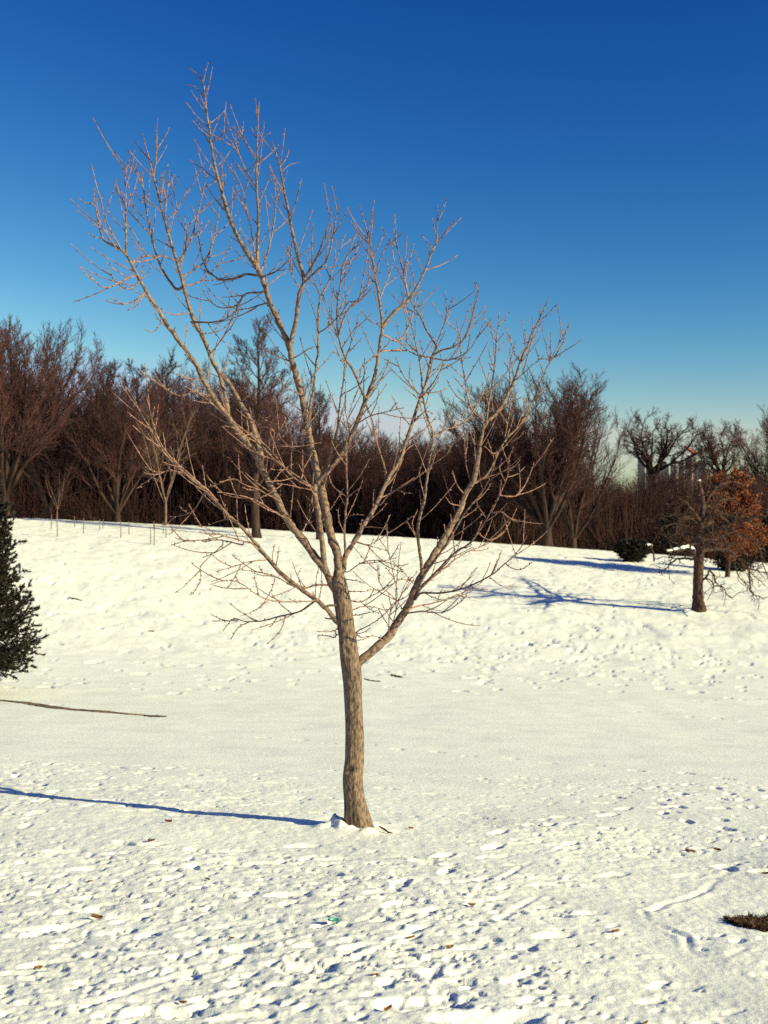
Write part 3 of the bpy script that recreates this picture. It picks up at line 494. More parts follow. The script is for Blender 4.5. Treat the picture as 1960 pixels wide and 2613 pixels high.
def kind_upright(seed, width=1.0, H=12.5, dens=1.0):
    r = np.random.RandomState(seed)
    z = np.linspace(0, H, 22); tr = np.stack([.18 * np.sin(z * .5 + seed), .15 * np.cos(z * .43 + seed), z - .25], 1)[None]
    R0 = (.27 * (1 - z / H) ** .8 + .02 + .12 * np.exp(-z / .3))[None]
    L1, R1 = grow(r, tr, R0, 30, .24, .97, 32, 58, 4.8 * width, 6.6 * width, 12, .7, .25, rs=.42, rmin=.02, tfall=.72, tip=.15, absolute=True)
    L2, R2 = grow(r, L1, R1, 8, .18, .97, 22, 45, .30, .55, 7, .4, .25, rs=.6, rmin=.010, tfall=.5, tip=.3)
    L3, R3 = grow(r, L2, R2, int(8 * dens), .15, .98, 20, 48, .35, .65, 3, .3, .25, rs=.65, rmin=.010, tfall=.4, tip=.5)
    L4, R4 = grow(r, L3, R3, 5, .2, 1.0, 20, 50, .32, .65, 1, .25, .2, rs=.7, rmin=.0095, tfall=.3, tip=.7)
    return merge([tubes(tr, R0, 14), tubes(L1, R1, 7)]), merge([tubes(L2, R2, 5), tubes(L3, R3, 3), tubes(L4, R4, 3)])

def kind_oak(seed, H=11.0):
    r = np.random.RandomState(seed)
    z = np.linspace(0, 4.2, 9); tr = np.stack([.1 * np.sin(z + seed), .1 * np.cos(z), z - .3], 1)[None]
    R0 = (.42 - .04 * z + .15 * np.exp(-z / .3))[None]
    L1, R1 = grow(r, tr, R0, 12, .58, .99, 15, 78, 5.2, 7.0, 14, .45, .5, rs=.62, tfall=0, tip=.2, absolute=True)
    L2, R2 = grow(r, L1, R1, 8, .3, .99, 28, 62, .30, .5, 9, .35, .5, rs=.62, rmin=.035, tfall=.4, tip=.3)
    L3, R3 = grow(r, L2, R2, 8, .25, 1, 28, 65, .34, .6, 4, .25, .5, rs=.62, rmin=.018, tfall=.3, tip=.4)
    L4, R4 = grow(r, L3, R3, 7, .25, 1.0, 30, 70, .35, .7, 1, .15, .4, rs=.65, rmin=.014, tfall=.2, tip=.7)
    return merge([tubes(tr, R0, 12), tubes(L1, R1, 8)]), merge([tubes(L2, R2, 5), tubes(L3, R3, 3), tubes(L4, R4, 3)])

def kind_small(seed):                                     # young open tree, pale stems from a low fork
    r = np.random.RandomState(seed)
    z = np.linspace(0, 1.5, 6); tr = np.stack([.03 * np.sin(z * 2), 0 * z, z - .15], 1)[None]; R0 = (.085 - .015 * z + .03 * np.exp(-z / .15))[None]
    L1, R1 = grow(r, tr, R0, 5, .75, .99, 8, 40, 3.8, 5.2, 12, .5, .2, rs=.62, tfall=0, tip=.15, absolute=True)
    L2, R2 = grow(r, L1, R1, 9, .2, .95, 30, 55, .25, .45, 7, .35, .25, rs=.55, rmin=.008, tfall=.5, tip=.4)
    L3, R3 = grow(r, L2, R2, 5, .2, 1, 30, 60, .3, .55, 4, .3, .25, rs=.7, rmin=.006, tfall=.4, tip=.6)
    return merge([tubes(tr, R0, 10), tubes(L1, R1, 7)]), merge([tubes(L2, R2, 4), tubes(L3, R3, 3)])

KINDS = {}
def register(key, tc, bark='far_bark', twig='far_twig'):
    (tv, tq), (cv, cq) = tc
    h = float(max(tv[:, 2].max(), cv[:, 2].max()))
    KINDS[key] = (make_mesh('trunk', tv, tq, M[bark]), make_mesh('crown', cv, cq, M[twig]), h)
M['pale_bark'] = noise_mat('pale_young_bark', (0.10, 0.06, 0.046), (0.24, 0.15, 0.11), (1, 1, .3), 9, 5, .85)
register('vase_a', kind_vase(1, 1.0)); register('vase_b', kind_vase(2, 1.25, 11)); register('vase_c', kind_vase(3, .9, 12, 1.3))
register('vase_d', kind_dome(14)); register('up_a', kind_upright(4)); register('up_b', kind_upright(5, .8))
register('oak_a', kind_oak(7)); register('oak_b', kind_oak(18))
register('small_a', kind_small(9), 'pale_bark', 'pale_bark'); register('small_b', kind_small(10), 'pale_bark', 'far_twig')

def place_tree(name, key, sx, d, ytop, label, wide=1.0, rz=0.0, group=None, lean=0.0):
    x = (sx - CX) / F * d; z = float(ground(x, d))
    H_ = EYE - (ytop - CY) / F * d - z
    tm, cm, h = KINDS[key]; s = H_ / h
    o = empty(name, (x, d, z), rz); o.scale = (s * wide, s * wide, s); o.rotation_euler[1] = lean
    tag(o, label, 'tree', group)
    for nm, me in (('trunk', tm), ('crown', cm)):
        c = bpy.data.objects.new(nm, me); COL.objects.link(c); c.parent = o
    return o

G1 = 'bare trees standing along the ridge'
place_tree('bare_tree', 'vase_d', 8, 78, 790, 'tallest dark bare tree at the left edge above the evergreen', 1.0, .5, G1)
place_tree('bare_tree', 'vase_b', 122, 92, 860, 'wide fan-shaped bare tree second from the left edge', 1.3, 2.1, G1)
place_tree('bare_tree', 'vase_c', 303, 90, 915, 'bare vase-shaped tree with a twin trunk left of the pale sapling', .85, 1.0, G1)
place_tree('young_bare_tree', 'small_b', 146, 84, 1180, 'small pale thin tree in front of the wide fan-shaped one', .9, 1.7, G1)
place_tree('young_bare_tree', 'small_a', 422, 80, 1010, 'pale young tree with several upright stems on the left ridge', .75, .3, G1)
place_tree('bare_tree', 'vase_b', 500, 108, 880, 'broad bare tree behind the pale young tree', .9, 4.0, G1)
place_tree('bare_tree', 'up_a', 657, 71, 795, 'tall straight-trunked bare tree on the snow just left of the centre tree', .95, .8, G1)
place_tree('bare_tree', 'up_b', 812, 72, 985, 'slim dark tree seen right behind the centre tree', .7, 2.2, G1)
place_tree('bare_tree', 'vase_d', 1392, 86, 935, 'large rounded vase-shaped tree right of the centre tree', 1.12, 5.1, G1)
place_tree('bare_tree', 'vase_c', 1462, 94, 1010, 'leaning reddish tree close to the right of the large rounded one', .9, 3.3, G1, .08)
place_tree('spreading_oak', 'oak_a', 1668, 225, 1040, 'far spreading oak silhouetted on the skyline in front of the towers', 1.0, 0.6, G1)
place_tree('spreading_oak', 'oak_b', 1842, 225, 1066, 'far spreading oak on the skyline right of the towers', .85, 2.9, G1)
place_tree('bare_tree', 'vase_a', 2000, 190, 1020, 'bare tree cut by the right edge on the skyline', 1.0, .2, G1)
rw = np.random.RandomState(31)
keys = ['vase_a', 'vase_b', 'vase_c', 'up_a', 'up_b', 'vase_b']
for i, sx in enumerate(np.arange(-760, 700, 40)):
    d = rw.uniform(104, 140)
    place_tree('bare_tree', keys[rw.randint(6)], sx + rw.uniform(-20, 20), d, rw.uniform(900, 1010), 'bare tree massed in the wood behind the left ridge', rw.uniform(.8, 1.1), rw.uniform(0, 6), 'bare trees of the left wood')
for i, sx in enumerate(np.arange(700, 1360, 26)):
    d = rw.uniform(98, 142)
    place_tree('bare_tree', keys[rw.randint(6)], sx + rw.uniform(-20, 20), d, rw.uniform(1050, 1130), 'bare tree massed in the dark wood behind the centre tree', rw.uniform(.9, 1.2), rw.uniform(0, 6), 'bare trees of the middle wood')
for i, sx in enumerate(np.arange(1350, 2760, 24)):
    d = rw.uniform(106, 185)
    place_tree('bare_tree', keys[rw.randint(6)], sx + rw.uniform(-20, 20), d, rw.uniform(1175, 1270), 'low bare tree massed in the brown wood on the right', rw.uniform(1.0, 1.5), rw.uniform(0, 6), 'bare trees of the right wood')

# undergrowth and far brush that reads as one brown mass
def brush(name, n, xr, yr, hr, label, seed, fan=13):
    r = np.random.RandomState(seed)
    y = r.uniform(*yr, n); x = r.uniform(*xr, n) * y; z = ground(x, y) - .1; h = r.uniform(*hr, n)
    base = np.stack([x, y, z], 1)
    az = r.rand(n, fan) * 6.28; sp = np.abs(r.normal(0, .6, (n, fan))); ln = h[:, None] * r.uniform(.6, 1.05, (n, fan))
    dirs = np.stack([np.sin(sp) * np.cos(az), np.sin(sp) * np.sin(az), np.cos(sp)], -1)
    st = base[:, None, :] + r.normal(0, .25, (n, fan, 3)) * np.array([1, 1, 0]) + dirs * (ln * r.uniform(0, .35, (n, fan)))[..., None]
    mid = st + dirs * (ln * .5)[..., None] + r.normal(0, .12, (n, fan, 3)); en = st + dirs * ln[..., None] + r.normal(0, .25, (n, fan, 3))
    P_ = np.stack([st, en], 2).reshape(-1, 2, 3); rad = np.repeat(h * .004 + .004, fan)[:, None] * np.array([[1.2, .6]])
    V, Qb = tubes(P_, rad, 3)
    return tag(link_mesh(name, make_mesh(name, V, Qb, M['brush'])), label, 'brush', kind='stuff')
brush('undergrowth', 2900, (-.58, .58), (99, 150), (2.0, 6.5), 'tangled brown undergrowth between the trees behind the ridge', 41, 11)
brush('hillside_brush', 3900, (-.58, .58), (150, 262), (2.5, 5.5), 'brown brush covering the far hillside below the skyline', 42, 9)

# ------------------------------------------------------------------ the old oak on the right slope
oak = empty('old_oak_tree', (OB[0], OB[1], OB[2])); tag(oak, 'broken-topped dark oak with snow on a snapped limb on the right slope', 'tree')
O0 = np.array(oak.location); od = OB[1]; ro = np.random.RandomState(8)
OT = [((1787, 1574), 48), ((1783, 1550), 33), ((1781, 1500), 26), ((1783, 1440), 25), ((1784, 1405), 27), ((1785, 1364), 20), ((1791, 1313), 16), ((1792, 1271), 12), ((1786, 1240), 9), ((1783, 1228), 8)]
pp = catmull(np.column_stack([[px(a, b, od) for (a, b), _ in OT], [w / F * od / 2 for _, w in OT]]), 7)
V, Qd = tubes(pp[None, :, :3], pp[None, :, 3] * (1 + ro.normal(0, .05, len(pp)))[None], 20)
link_mesh('trunk', make_mesh('trunk', V - O0, Qd, M['oak_bark']), oak)
OBR = [([(1790, 1352), (1851, 1339), (1884, 1326), (1935, 1320), (1975, 1310)], 12, 4, -.25), ([(1788, 1406), (1842, 1400), (1868, 1411), (1884, 1427), (1900, 1450)], 9, 2.5, .3), ([(1778, 1420), (1766, 1405), (1755, 1399), (1733, 1404), (1701, 1408)], 11, 3, -.9),
       ([(1784, 1330), (1760, 1324), (1733, 1330), (1703, 1341), (1673, 1339)], 5, 2, -.4), ([(1790, 1310), (1817, 1255), (1851, 1232), (1880, 1232), (1905, 1240)], 8, 2.5, .3), ([(1792, 1330), (1815, 1318), (1838, 1305)], 6, 2, -.5), ([(1790, 1365), (1830, 1352), (1860, 1350), (1900, 1368), (1930, 1372)], 7, 2, -.5),
       ([(1793, 1480), (1806, 1466), (1812, 1455), (1822, 1475), (1834, 1493), (1845, 1500), (1853, 1515), (1872, 1529)], 4.5, 2, -.4), ([(1793, 1478), (1810, 1480), (1818, 1492), (1825, 1515)], 3.5, 1.8, .3), ([(1894, 1445), (1910, 1452), (1914, 1490), (1914, 1508), (1935, 1520), (1950, 1530)], 5, 2, -.3), ([(1870, 1412), (1880, 1460), (1900, 1488), (1914, 1495)], 3.5, 2, .3),
       ([(1775, 1425), (1745, 1425), (1724, 1428), (1707, 1444), (1682, 1465)], 5.5, 2, .5), ([(1784, 1345), (1750, 1318), (1724, 1300), (1700, 1296)], 5, 2, .5), ([(1785, 1370), (1750, 1366), (1715, 1372), (1690, 1362)], 5, 2, .6), ([(1786, 1385), (1745, 1390), (1715, 1383)], 5, 2, -.6), ([(1788, 1340), (1815, 1300), (1830, 1262), (1825, 1235)], 5, 2, -.6), ([(1790, 1290), (1770, 1262), (1752, 1255)], 4, 2, .4),
       ([(1793, 1275), (1812, 1240), (1808, 1210)], 4, 2, .3), ([(1788, 1395), (1770, 1370), (1740, 1340), (1730, 1318)], 6, 2, 3.2), ([(1790, 1360), (1815, 1330), (1830, 1290), (1850, 1262)], 6, 2, 2.6), ([(1786, 1330), (1765, 1300), (1745, 1275)], 6, 2, -2.6), ([(1790, 1400), (1815, 1380), (1845, 1385)], 6, 2, -3.0), ([(1786, 1375), (1810, 1378), (1850, 1368), (1880, 1352)], 6, 2, .6), ([(1793, 1300), (1830, 1280), (1875, 1270)], 5, 2, .7), ([(1903, 1448), (1930, 1455), (1960, 1462)], 4, 2, .3), ([(1930, 1375), (1945, 1430), (1955, 1462)], 4, 2, .2)]
for pts, w0, w1, lean in OBR:
    pts = np.array(pts, float); S2 = catmull(pts, 6); s = np.concatenate([[0], np.cumsum(np.hypot(*np.diff(S2, axis=0).T))]); k2 = s / F * od
    dep = od + lean * k2; P3 = np.column_stack([(S2[:, 0] - CX) / F * dep, dep, EYE - (S2[:, 1] - CY) / F * dep]); Wd = (w0 * 1.35 + (w1 - w0 * 1.35) * s / s[-1]) / F * od / 2
    n = max(8, int(k2[-1] / .09)); A, L = resample(np.column_stack([P3, Wd]), n); A[1:, :3] += ro.normal(0, .02, (n - 1, 3))
    V, Qd = tubes(A[None, :, :3], A[None, :, 3], 8)
    b = link_mesh('branch', make_mesh('branch', V - O0, Qd, M['oak_bark']), oak)
    Ct, Rt = grow(ro, A[None, :, :3], A[None, :, 3], int(2 + L * 3), .15, 1, 30, 75, .5, 1.5, 8, -.05, .6, rs=.5, rmin=.016, tfall=.35, tip=.6, absolute=True)
    Cs, Rs = grow(ro, Ct, Rt, 4, .2, 1, 30, 70, .25, .55, 4, 0, .5, rs=.7, rmin=.010, tfall=.3, tip=.7)
    Vt, Qt = merge([tubes(Ct, Rt, 5), tubes(Cs, Rs, 3)])
    tg = link_mesh('twigs', make_mesh('twigs', Vt - O0, Qt, M['oak_bark']), b); tg['kind'] = 'stuff'
def snow_ridge(pts, w, parent, origin, d, lean=0.0):
    S2 = catmull(np.array(pts, float), 6); s = np.concatenate([[0], np.cumsum(np.hypot(*np.diff(S2, axis=0).T))]) / F * d; dep = d + lean * s
    P3 = np.column_stack([(S2[:, 0] - CX) / F * dep, dep, EYE - (S2[:, 1] - CY) / F * dep]); n = len(P3)
    R_ = w * np.sin(np.linspace(.25, math.pi - .1, n)) ** .5 * (1 + .2 * np.sin(np.arange(n) * 1.7))
    V, Qd = tubes(P3[None], R_[None], 10); V = V.reshape(n, 10, 3); V[..., 2] = P3[:, None, 2] + (V[..., 2] - P3[:, None, 2]) * .75
    return link_mesh('snow_cap', make_mesh('snow_cap', V.reshape(-1, 3) - origin, Qd, M['snowcap']), parent)
snow_ridge([(1777, 1411), (1766, 1400), (1755, 1395), (1733, 1399), (1701, 1405)], .11, oak, O0, od, -.95)
snow_ridge([(1781, 1230), (1784, 1226), (1787, 1230)], .07, oak, O0, od)

# ------------------------------------------------------------------ leafy and evergreen plants
def leaf_cloud(r, pts, size, flat=.0):
    n = len(pts); a = norm(r.normal(0, 1, (n, 3))); b = norm(np.cross(a, r.normal(0, 1, (n, 3)))); s = size * r.uniform(.6, 1.3, (n, 1))
    V = np.stack([pts - a * s, pts + b * s * .55, pts + a * s, pts - b * s * .55], 1); V[:, 1, 2] += s[:, 0] * .2; V[:, 3, 2] += s[:, 0] * .2
    return V.reshape(-1, 3), np.arange(4 * n).reshape(-1, 4)

def rust_tree():
    r = np.random.RandomState(77); b = on_ground(1857, 1472, 50); d = b[1]
    o = empty('rust_leaved_tree', b); tag(o, 'tree still holding rusty orange dry leaves behind the old oak', 'tree')
    z = np.linspace(-.2, 5.0, 12); tr = np.stack([.05 * np.sin(z), .05 * np.cos(z), z], 1)[None]; R0 = (.13 * (1 - (z + .2) / 6.2) + .02)[None]
    V, Qd = tubes(tr, R0, 10); link_mesh('trunk', make_mesh('trunk', V, Qd, M['far_bark']), o)
    L1, R1 = grow(r, tr, R0, 60, .20, .98, 45, 80, 2.2, 3.4, 8, .45, .2, rs=.4, rmin=.012, tfall=.6, tip=.3, absolute=True)
    L2, R2 = grow(r, L1, R1, 9, .2, 1, 25, 60, .25, .5, 5, .2, .25, rs=.6, rmin=.008, tfall=.4, tip=.5)
    pts = L2[:, 1:].reshape(-1, 3); pts = np.repeat(pts, 14, axis=0) + r.normal(0, .12, (len(pts) * 14, 3))
    V, Qd = tubes(L1, R1, 5); crown = link_mesh('crown', make_mesh('crown', *merge([tubes(L1, R1, 5), tubes(L2, R2, 3)]), M['far_bark']), o)
    V, Qd = leaf_cloud(r, pts, .07); lv = link_mesh('leaves', make_mesh('leaves', V, Qd, M['rust'], False), crown); lv['kind'] = 'stuff'
rust_tree()

def evergreen(name, base, H_, Wd, label, seed, n_br, per, cat='tree', lift=0.12, needle=.035, zpow=.75, low=.04):
    r = np.random.RandomState(seed); o = empty(name, base); tag(o, label, cat)
    z = np.linspace(-.2, H_ * .97, 14); tr = np.stack([0 * z, 0 * z, z], 1)[None]; R0 = (.025 * H_ * (1 - (z + .2) / (H_ + .25)) + .008)[None]
    V, Qd = tubes(tr, R0, 10); link_mesh('trunk', make_mesh('trunk', V, Qd, M['oak_bark']), o)
    t = low + (1 - low) * (np.arange(n_br) + r.rand(n_br)) / n_br; az = np.arange(n_br) * 2.4 + r.normal(0, .3, n_br)
    prof = np.clip((1 - t) ** zpow, .02, 1) * np.clip(.55 + t * 3.0, 0, 1)
    ln = Wd / 2 * prof * r.uniform(.78, 1.12, n_br); N = 9; f = np.linspace(0, 1, N)
    out = np.stack([np.cos(az), np.sin(az)], 1)
    Pb = np.empty((n_br, N, 3)); Pb[..., :2] = out[:, None] * (ln[:, None] * f[None])[..., None]
    Pb[..., 2] = (t * H_)[:, None] + ln[:, None] * (-.25 * f + (.25 + lift + .5 * t[:, None]) * f ** 2)
    Rb = (.012 * (1 - f) + .004)[None] * np.ones((n_br, 1)) * H_ / 5
    C2, R2 = grow(r, Pb, Rb, 12, .12, 1.0, 25, 60, .14, .36, 5, .15, .2, rs=.7, rmin=.004, tfall=.45, tip=.6)
    cr = link_mesh('crown', make_mesh('crown', *merge([tubes(Pb, Rb, 5), tubes(C2, R2, 3)]), M['oak_bark']), o)
    seg = np.concatenate([C2.reshape(-1, 6, 3), resample_batch(Pb, 6)], 0); K = len(seg)
    tt = r.rand(K, per) * 4.99; i = tt.astype(int); fr = (tt - i)[..., None]; kk = np.arange(K)[:, None]
    p = seg[kk, i] * (1 - fr) + seg[kk, i + 1] * fr; dr = norm(seg[kk, i + 1] - seg[kk, i])
    nd = norm(dr * .9 + r.normal(0, .5, p.shape)); s = needle * r.uniform(.6, 1.3, p.shape[:2])[..., None]
    sd = norm(np.cross(nd, r.normal(0, 1, p.shape))) * s * .15
    V = np.stack([p - sd * 1.3, p + nd * s, p + sd * 1.3 + nd * s * .2], 2).reshape(-1, 3)
    nl = link_mesh('needles', make_mesh('needles', V, np.arange(len(V)).reshape(-1, 3), M['needle'], False), cr); nl['kind'] = 'stuff'
    return o
def resample_batch(P_, n):
    K, N, _ = P_.shape; t = np.linspace(0, N - 1.001, n); i = t.astype(int); f = (t - i)[None, :, None]
    return P_[:, i] * (1 - f) + P_[:, i + 1] * f
eb = px(-70, 1770, 27.0); eb[2] = float(ground(eb[0], eb[1]))
evergreen('evergreen_tree', eb, 6.0, 3.45, 'dark evergreen conifer cut off by the left edge', 3, 360, 60, needle=.075, low=.07)
for sx, sy, h, w, lb, sd in [(1615, 1434, .95, 2.3, 'low dark evergreen bush left of the old oak', 21), (1872, 1456, 1.3, 3.3, 'dark evergreen bush spreading beneath the rust-leaved tree', 22), (1965, 1440, 4.5, 3.4, 'taller dark evergreen at the right edge beside the rust-leaved tree', 23), (1722, 1418, 3.6, 4.0, 'dark evergreen half hidden behind the old oak', 24)]:
    b = on_ground(sx, sy, 55, 99)
    if sx in (1722, 1965): b = np.array([(sx - CX) / F * 99, 99, float(ground((sx - CX) / F * 99, 99))])
    evergreen('evergreen_bush', b, h, w, lb, sd, 80, 18, 'bush', .5, .16, .45)

# ------------------------------------------------------------------ bare grass where the snow has worn off
def grass_patch(name, pts, hw, n, h, label, seed, blunt=.6, raise_=.012, soil=True, earth='soil'):
    """dead turf along a ground polyline"""
    r = np.random.RandomState(seed); P_ = np.array([on_ground(a, b) for a, b in pts]); A, L = resample(P_, max(8, len(pts) * 4)); parts = []
    m = len(A); T = norm(np.gradient(A[:, :2], axis=0)); nr_ = np.stack([-T[:, 1], T[:, 0]], 1)
    prof = hw * (np.sin(np.linspace(.02, math.pi - .02, m)) ** blunt) * (1 + .35 * r.normal(0, 1, m).clip(-1, 1))
    cs = np.linspace(-1, 1, 7); S_ = A[:, None, :2] + nr_[:, None] * (cs[None, :, None] * prof[:, None, None])
    zz = np.array([[gz(q[0], q[1]) for q in row] for row in S_]) + raise_ * (1 - cs[None] ** 4) * 2 - .004 + r.normal(0, .004, S_.shape[:2])
    V = np.concatenate([S_, zz[..., None]], -1).reshape(-1, 3); idx = np.arange(m * 7).reshape(m, 7)
    soilQ = np.stack([idx[:-1, :-1], idx[1:, :-1], idx[1:, 1:], idx[:-1, 1:]], -1).reshape(-1, 4)
    t = r.rand(n) * (m - 1.001); i = t.astype(int); f = t - i; c = r.uniform(-1, 1, n)
    b2 = A[i, :2] * (1 - f)[:, None] + A[i + 1, :2] * f[:, None] + nr_[i] * (c * prof[i] * 1.05)[:, None]
    bz = np.array([gz(q[0], q[1]) for q in b2]); b3 = np.column_stack([b2, bz])
    d = norm(r.normal(0, .75, (n, 3)) + np.array([0, 0, .8])); ln = h * r.uniform(.4, 1.2, (n, 1)); sd = norm(np.cross(d, r.normal(0, 1, (n, 3)))) * h * .07
    tipp = b3 + d * ln; tipp[:, 2] -= ln[:, 0] * .15
    Vb = np.stack([b3 - sd, b3 + sd, b3 + d * ln * .55 + sd * .7, tipp], 1).reshape(-1, 3)
    Vv, Qq = merge([(V, soilQ), (Vb, np.arange(4 * n).reshape(-1, 4))]) if soil else (Vb, np.arange(4 * n).reshape(-1, 4))
    me = make_mesh(name, Vv, Qq, M['grass'], False); me.materials.append(M[earth])
    if soil:
        mi = np.zeros(len(Qq), np.int32); mi[:len(soilQ)] = 1; me.polygons.foreach_set('material_index', mi)
    return tag(link_mesh(name, me), label, 'grass', kind='stuff')
grass_patch('bare_grass_patch', [(1878, 2358), (1900, 2356), (1940, 2354), (1990, 2352), (2060, 2350)], .19, 8000, .045, 'dark bare patch of dead grass in the snow at the lower right edge', 51, .28)
grass_patch('worn_bank', [(-30, 1786), (60, 1794), (130, 1806), (200, 1813), (262, 1817), (320, 1823), (368, 1826)], .15, 1500, .045, 'long brown strip of bare earth along the foot of the left slope', 52, earth='tan_earth')
grass_patch('worn_bank', [(368, 1827), (395, 1829), (426, 1829)], .09, 500, .045, 'short dark sliver of bare earth right of the long brown strip', 53)
grass_patch('bare_grass_patch', [(175, 1526), (195, 1530), (210, 1533)], .10, 260, .07, 'small brown smear of grass high on the left slope', 54)
grass_patch('bare_grass_patch', [(380, 1611), (394, 1611)], .07, 160, .06, 'tiny brown speck of grass in the middle of the left slope', 55)
grass_patch('bare_grass_patch', [(930, 1734), (945, 1738), (970, 1741)], .045, 240, .05, 'thin brown sliver just right of the centre trunk', 56)
grass_patch('bare_grass_patch', [(998, 1723), (1012, 1727), (1025, 1730)], .09, 360, .07, 'brown tuft uphill of the sliver right of the centre trunk', 57)

# ------------------------------------------------------------------ small things on the snow
def leaf_mesh(seed, size):
    r = np.random.RandomState(seed); n = 7; t = np.linspace(-1, 1, n); w = .42 * (1 - t ** 2) ** .7 * (1 + .25 * np.sin(t * 9 + seed)) + .01
    c = np.linspace(-1, 1, 5); V = np.empty((n, 5, 3)); V[..., 0] = t[:, None]; V[..., 1] = w[:, None] * c[None]; V[..., 2] = .35 * c[None] ** 2 * (1 + .3 * r.rand()) + .25 * t[:, None] ** 2 * r.uniform(.3, 1) + .1
    V[:, 4, 2] += .15 * r.rand(n); idx = np.arange(n * 5).reshape(n, 5)
    return V.reshape(-1, 3) * size, np.stack([idx[:-1, :-1], idx[1:, :-1], idx[1:, 1:], idx[:-1, 1:]], -1).reshape(-1, 4)
LV = [(430, 2110, .05, 'brown leaf on the snow just below the trunk shadow'), (387, 2161, .05, 'thin brown leaf left of centre below the trunk shadow leaf'), (247, 2347, .075, 'long flat brown leaf on the left foreground snow'), (230, 2257, .03, 'tiny brown leaf scrap above the long flat leaf'),
      (297, 2257, .04, 'yellowish leaf scrap beside the tiny brown one'), (530, 2256, .035, 'small orange leaf scrap left of the trunk base'), (96, 2461, .06, 'curled brown leaf near the lower left corner'), (468, 2558, .06, 'upright curled brown leaf at the bottom left of centre'), (591, 2406, .035, 'small reddish leaf near the bottom, left of the teal scrap'),
      (955, 2498, .05, 'brown leaf on the snow at the bottom centre'), (1148, 2437, .06, 'pointed brown leaf on the snow below right of centre'), (1050, 2402, .05, 'thin brown leaf right of the teal scrap'), (1203, 2327, .05, 'ochre leaf right of centre on the trampled snow'), (992, 2583, .07, 'dark leaf at the very bottom centre edge'),
      (1647, 2607, .05, 'brown leaf cut by the bottom edge right of centre'), (1571, 2387, .06, 'reddish leaf in a hollow left of the bare grass patch'), (1760, 2164, .06, 'dark twig-like leaf on the right trampled snow'), (1830, 2166, .05, 'thin dark leaf right of the twig-like one'), (1048, 2117, .035, 'small orange leaf right of the trunk base'), (1956, 2233, .05, 'dark leaf at the right edge above the grass patch')]
for i, (sx, sy, s, lb) in enumerate(LV):
    p = on_ground(sx, sy); V, Qd = leaf_mesh(i, s * .5 * p[1] / 7.0 * .95)
    o = link_mesh('fallen_leaf', make_mesh('fallen_leaf', V, Qd, M['leaf']), None, (p[0], p[1], gz(p[0], p[1]) + .006)); o.rotation_euler = (rng.uniform(-.3, .3), rng.uniform(-.2, .2), rng.uniform(-.5, .8))
    tag(o, lb, 'leaf', 'fallen leaves on the snow')
p = on_ground(849, 2369); V, Qd = leaf_mesh(40, .036); o = link_mesh('plastic_scrap', make_mesh('plastic_scrap', V, Qd, M['scrap']), None, (p[0], p[1], gz(p[0], p[1]) + .008)); o.rotation_euler = (.3, .2, .4)
tag(o, 'crumpled teal scrap of litter on the foreground snow', 'litter')
p = on_ground(985, 2128); z = gz(p[0], p[1])
Pt = np.array([[-.06, .04, .05], [-.02, .015, .035], [.02, -.01, .012], [.06, -.03, .01]]); V, Qd = tubes(Pt[None], np.array([[.006, .008, .008, .004]]), 7)
tag(link_mesh('fallen_twig', make_mesh('fallen_twig', V, Qd, M['oak_bark']), None, (p[0], p[1], z)), 'short dark fallen twig right of the trunk base', 'twig')

# thin stakes on the left crest
SK = [(131, 1314, 1348), (146, 1314, 1370), (190, 1318, 1345), (213, 1322, 1362), (255, 1325, 1352), (263, 1326, 1350), (308, 1328, 1374), (329, 1330, 1362), (384, 1348, 1389), (394, 1335, 1391), (393, 1330, 1353), (417, 1332, 1361), (424, 1334, 1372), (439, 1338, 1362)]
SL = ['first thin stake from the left on the ridge', 'tall second stake from the left on the ridge', 'short third stake from the left on the ridge', 'fourth thin stake from the left on the ridge', 'left stake of the close pair on the left ridge', 'right stake of the close pair on the left ridge', 'tall stake between the close pair and the pale young tree', 'stake left of the pale young tree, right of a taller one', 'lowest stake, left of two below the pale young tree', 'lowest stake, right of two below the pale young tree', 'short stake up on the ridge left of the pale young tree', 'stake just left of the pale young trunk', 'tall stake just right of the pale young trunk', 'short stake farthest right of the ridge stakes']
for (sx, y0, y1), lb in zip(SK, SL):
    b = on_ground(sx, y1, 40, 84); h = (y1 - y0) / F * b[1]
    n = 6; zs = np.linspace(-.1, h, n); Pt = np.stack([.012 * np.sin(zs * 3 + sx), .01 * np.cos(zs * 2), zs], 1)
    V, Qd = tubes(Pt[None], np.linspace(.028, .020, n)[None], 6)
    top = np.array([[0, 0, h + .03]]) + Pt[-1] * np.array([1, 1, 0]); Vn = np.vstack([V, top]); k = len(V) - 6
    Qd = np.vstack([Qd, [[k + i, k + (i + 1) % 6, len(V), len(V)] for i in range(6)]])
    me = bpy.data.meshes.new('stake'); me.from_pydata((Vn).tolist(), [], [[a for j, a in enumerate(q) if a not in q[:j]] for q in Qd.tolist()]); me.materials.append(M['stake'])
    tag(link_mesh('wooden_stake', me, None, b), lb, 'stake', 'thin stakes on the left ridge')

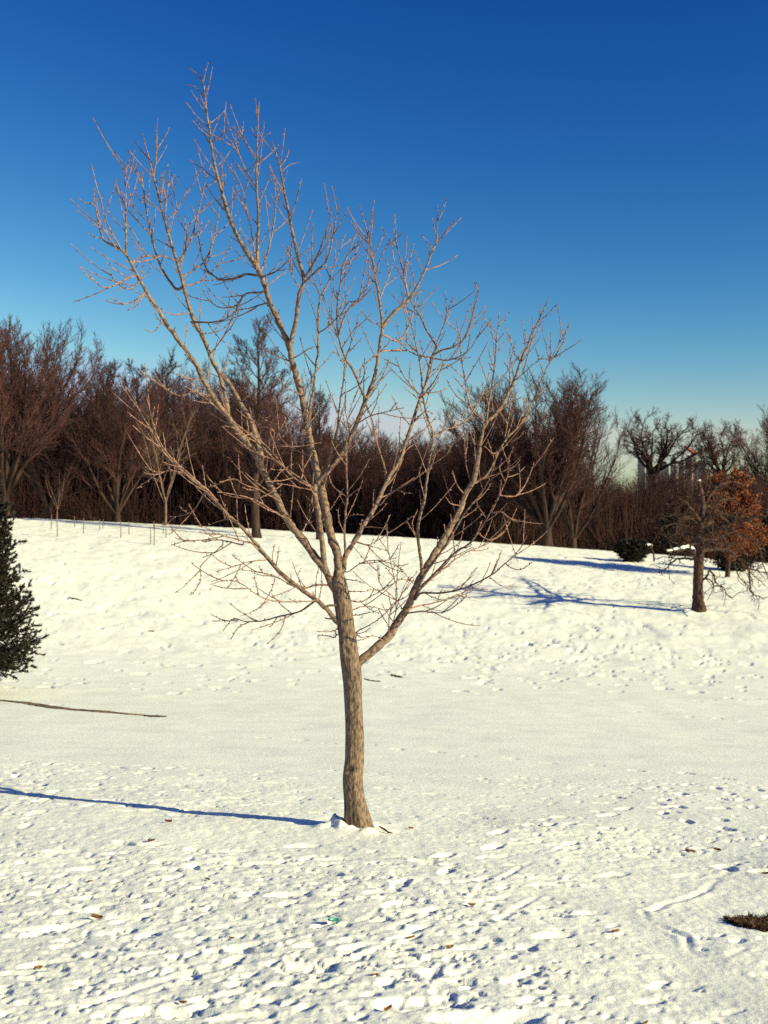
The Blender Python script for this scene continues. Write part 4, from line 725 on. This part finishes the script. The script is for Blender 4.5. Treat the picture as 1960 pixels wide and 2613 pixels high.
# snow-topped log lying by the evergreen bush
b = on_ground(1647, 1432, 55, 99); lz = EYE - (1394 - CY) / F * b[1] - b[2]
lg = empty('fallen_branch', b); tag(lg, 'snow-topped snapped branch sticking out over the low evergreen bush', 'branch')
Pt = np.array([[.55, 0, 0.0], [.5, 0, lz * .5], [.3, 0, lz * .95], [-.2, 0, lz], [-.7, .1, lz - .1]]); Pt = catmull(Pt, 4); V, Qd = tubes(Pt[None], np.linspace(.06, .03, len(Pt))[None], 8)
link_mesh('stem', make_mesh('stem', V, Qd, M['oak_bark']), lg)
Pt = np.array([[.45, 0, lz + .06], [.1, 0, lz + .10], [-.25, 0, lz + .07], [-.6, .08, lz - .02]]); V, Qd = tubes(catmull(Pt, 4)[None], (.10 * np.sin(np.linspace(.3, 2.9, 13)) ** .5)[None], 9)
link_mesh('snow_cap', make_mesh('snow_cap', V, Qd, M['snowcap']), lg)

# ------------------------------------------------------------------ the towers on the horizon
def box(cx, cy, cz, sx, sy, sz):
    v = np.array([[x, y, z] for z in (-.5, .5) for y in (-.5, .5) for x in (-.5, .5)]) * [sx, sy, sz] + [cx, cy, cz]
    return v, np.array([[0, 2, 3, 1], [4, 5, 7, 6], [0, 1, 5, 4], [2, 6, 7, 3], [0, 4, 6, 2], [1, 3, 7, 5]])
TW = [(1629, 1644, 1170, 'leftmost dark tower on the far skyline left of the far oak trunk'), (1650, 1664, 1166, 'dark tower directly behind the trunk of the far oak'), (1678, 1704, 1184, 'wide low pale block right of the far oak trunk'), (1712, 1724, 1168, 'narrow tower between the wide block and the red crane'), (1733, 1744, 1180, 'low tower under the red crane'), (1750, 1764, 1168, 'dark tower right under the tip of the red crane'), (1774, 1798, 1182, 'broad pale block at the right end of the far towers')]
d = 2400.0
for i, (x0, x1, yt, lb) in enumerate(TW):
    cxm = ((x0 + x1) / 2 - CX) / F * d; w = (x1 - x0) / F * d; top = EYE - (yt - CY) / F * d; bz = float(ground(cxm, d)); hh = top - bz
    o = empty('tower_block', (cxm, d, bz)); tag(o, lb, 'building', 'towers on the far skyline')
    link_mesh('wall', make_mesh('wall', *box(0, 0, hh / 2 - 2, w, w, hh + 4), M['tower'], False), o)
    nb = max(6, int(hh / 7))
    for k in range(nb // 2, nb):                          # glazed floors, proud of the wall
        me = make_mesh('window_band', *box(0, 0, (k + .5) * hh / nb, w * 1.01, w * 1.01, hh / nb * .5), M['tower_dark'], False); link_mesh('window_band', me, o)
    link_mesh('roof', make_mesh('roof', *box(w * .1, 0, hh + 2.5, w * .5, w * .5, 5), M['tower'], False), o)
cr = empty('tower_crane', ((1752 - CX) / F * d, d - 30, float(ground((1752 - CX) / F * d, d)))); tag(cr, 'red tower crane above the far skyline blocks', 'crane')
zt = EYE - (1158 - CY) / F * d - cr.location.z; px1 = F / d
link_mesh('mast', make_mesh('mast', *box(6, 0, zt / 2, 1.6, 1.6, zt), M['red'], False), cr)
V, Qd = tubes(np.array([[[10, 0, zt - 4], [-2, 0, zt + 6], [-13, 0, zt + 15]]], float), np.array([[3.4, 2.8, 1.6]]), 4); link_mesh('jib', make_mesh('jib', V, Qd, M['red'], False), cr)
V, Qd = tubes(np.array([[[6, 0, zt], [9, 0, zt + 1], [13, 0, zt - 3]]], float), np.array([[2.4, 2.6, 2.4]]), 4); link_mesh('counter_jib', make_mesh('counter_jib', V, Qd, M['red'], False), cr)
print('tris', sum(len(m.polygons) for m in bpy.data.meshes))
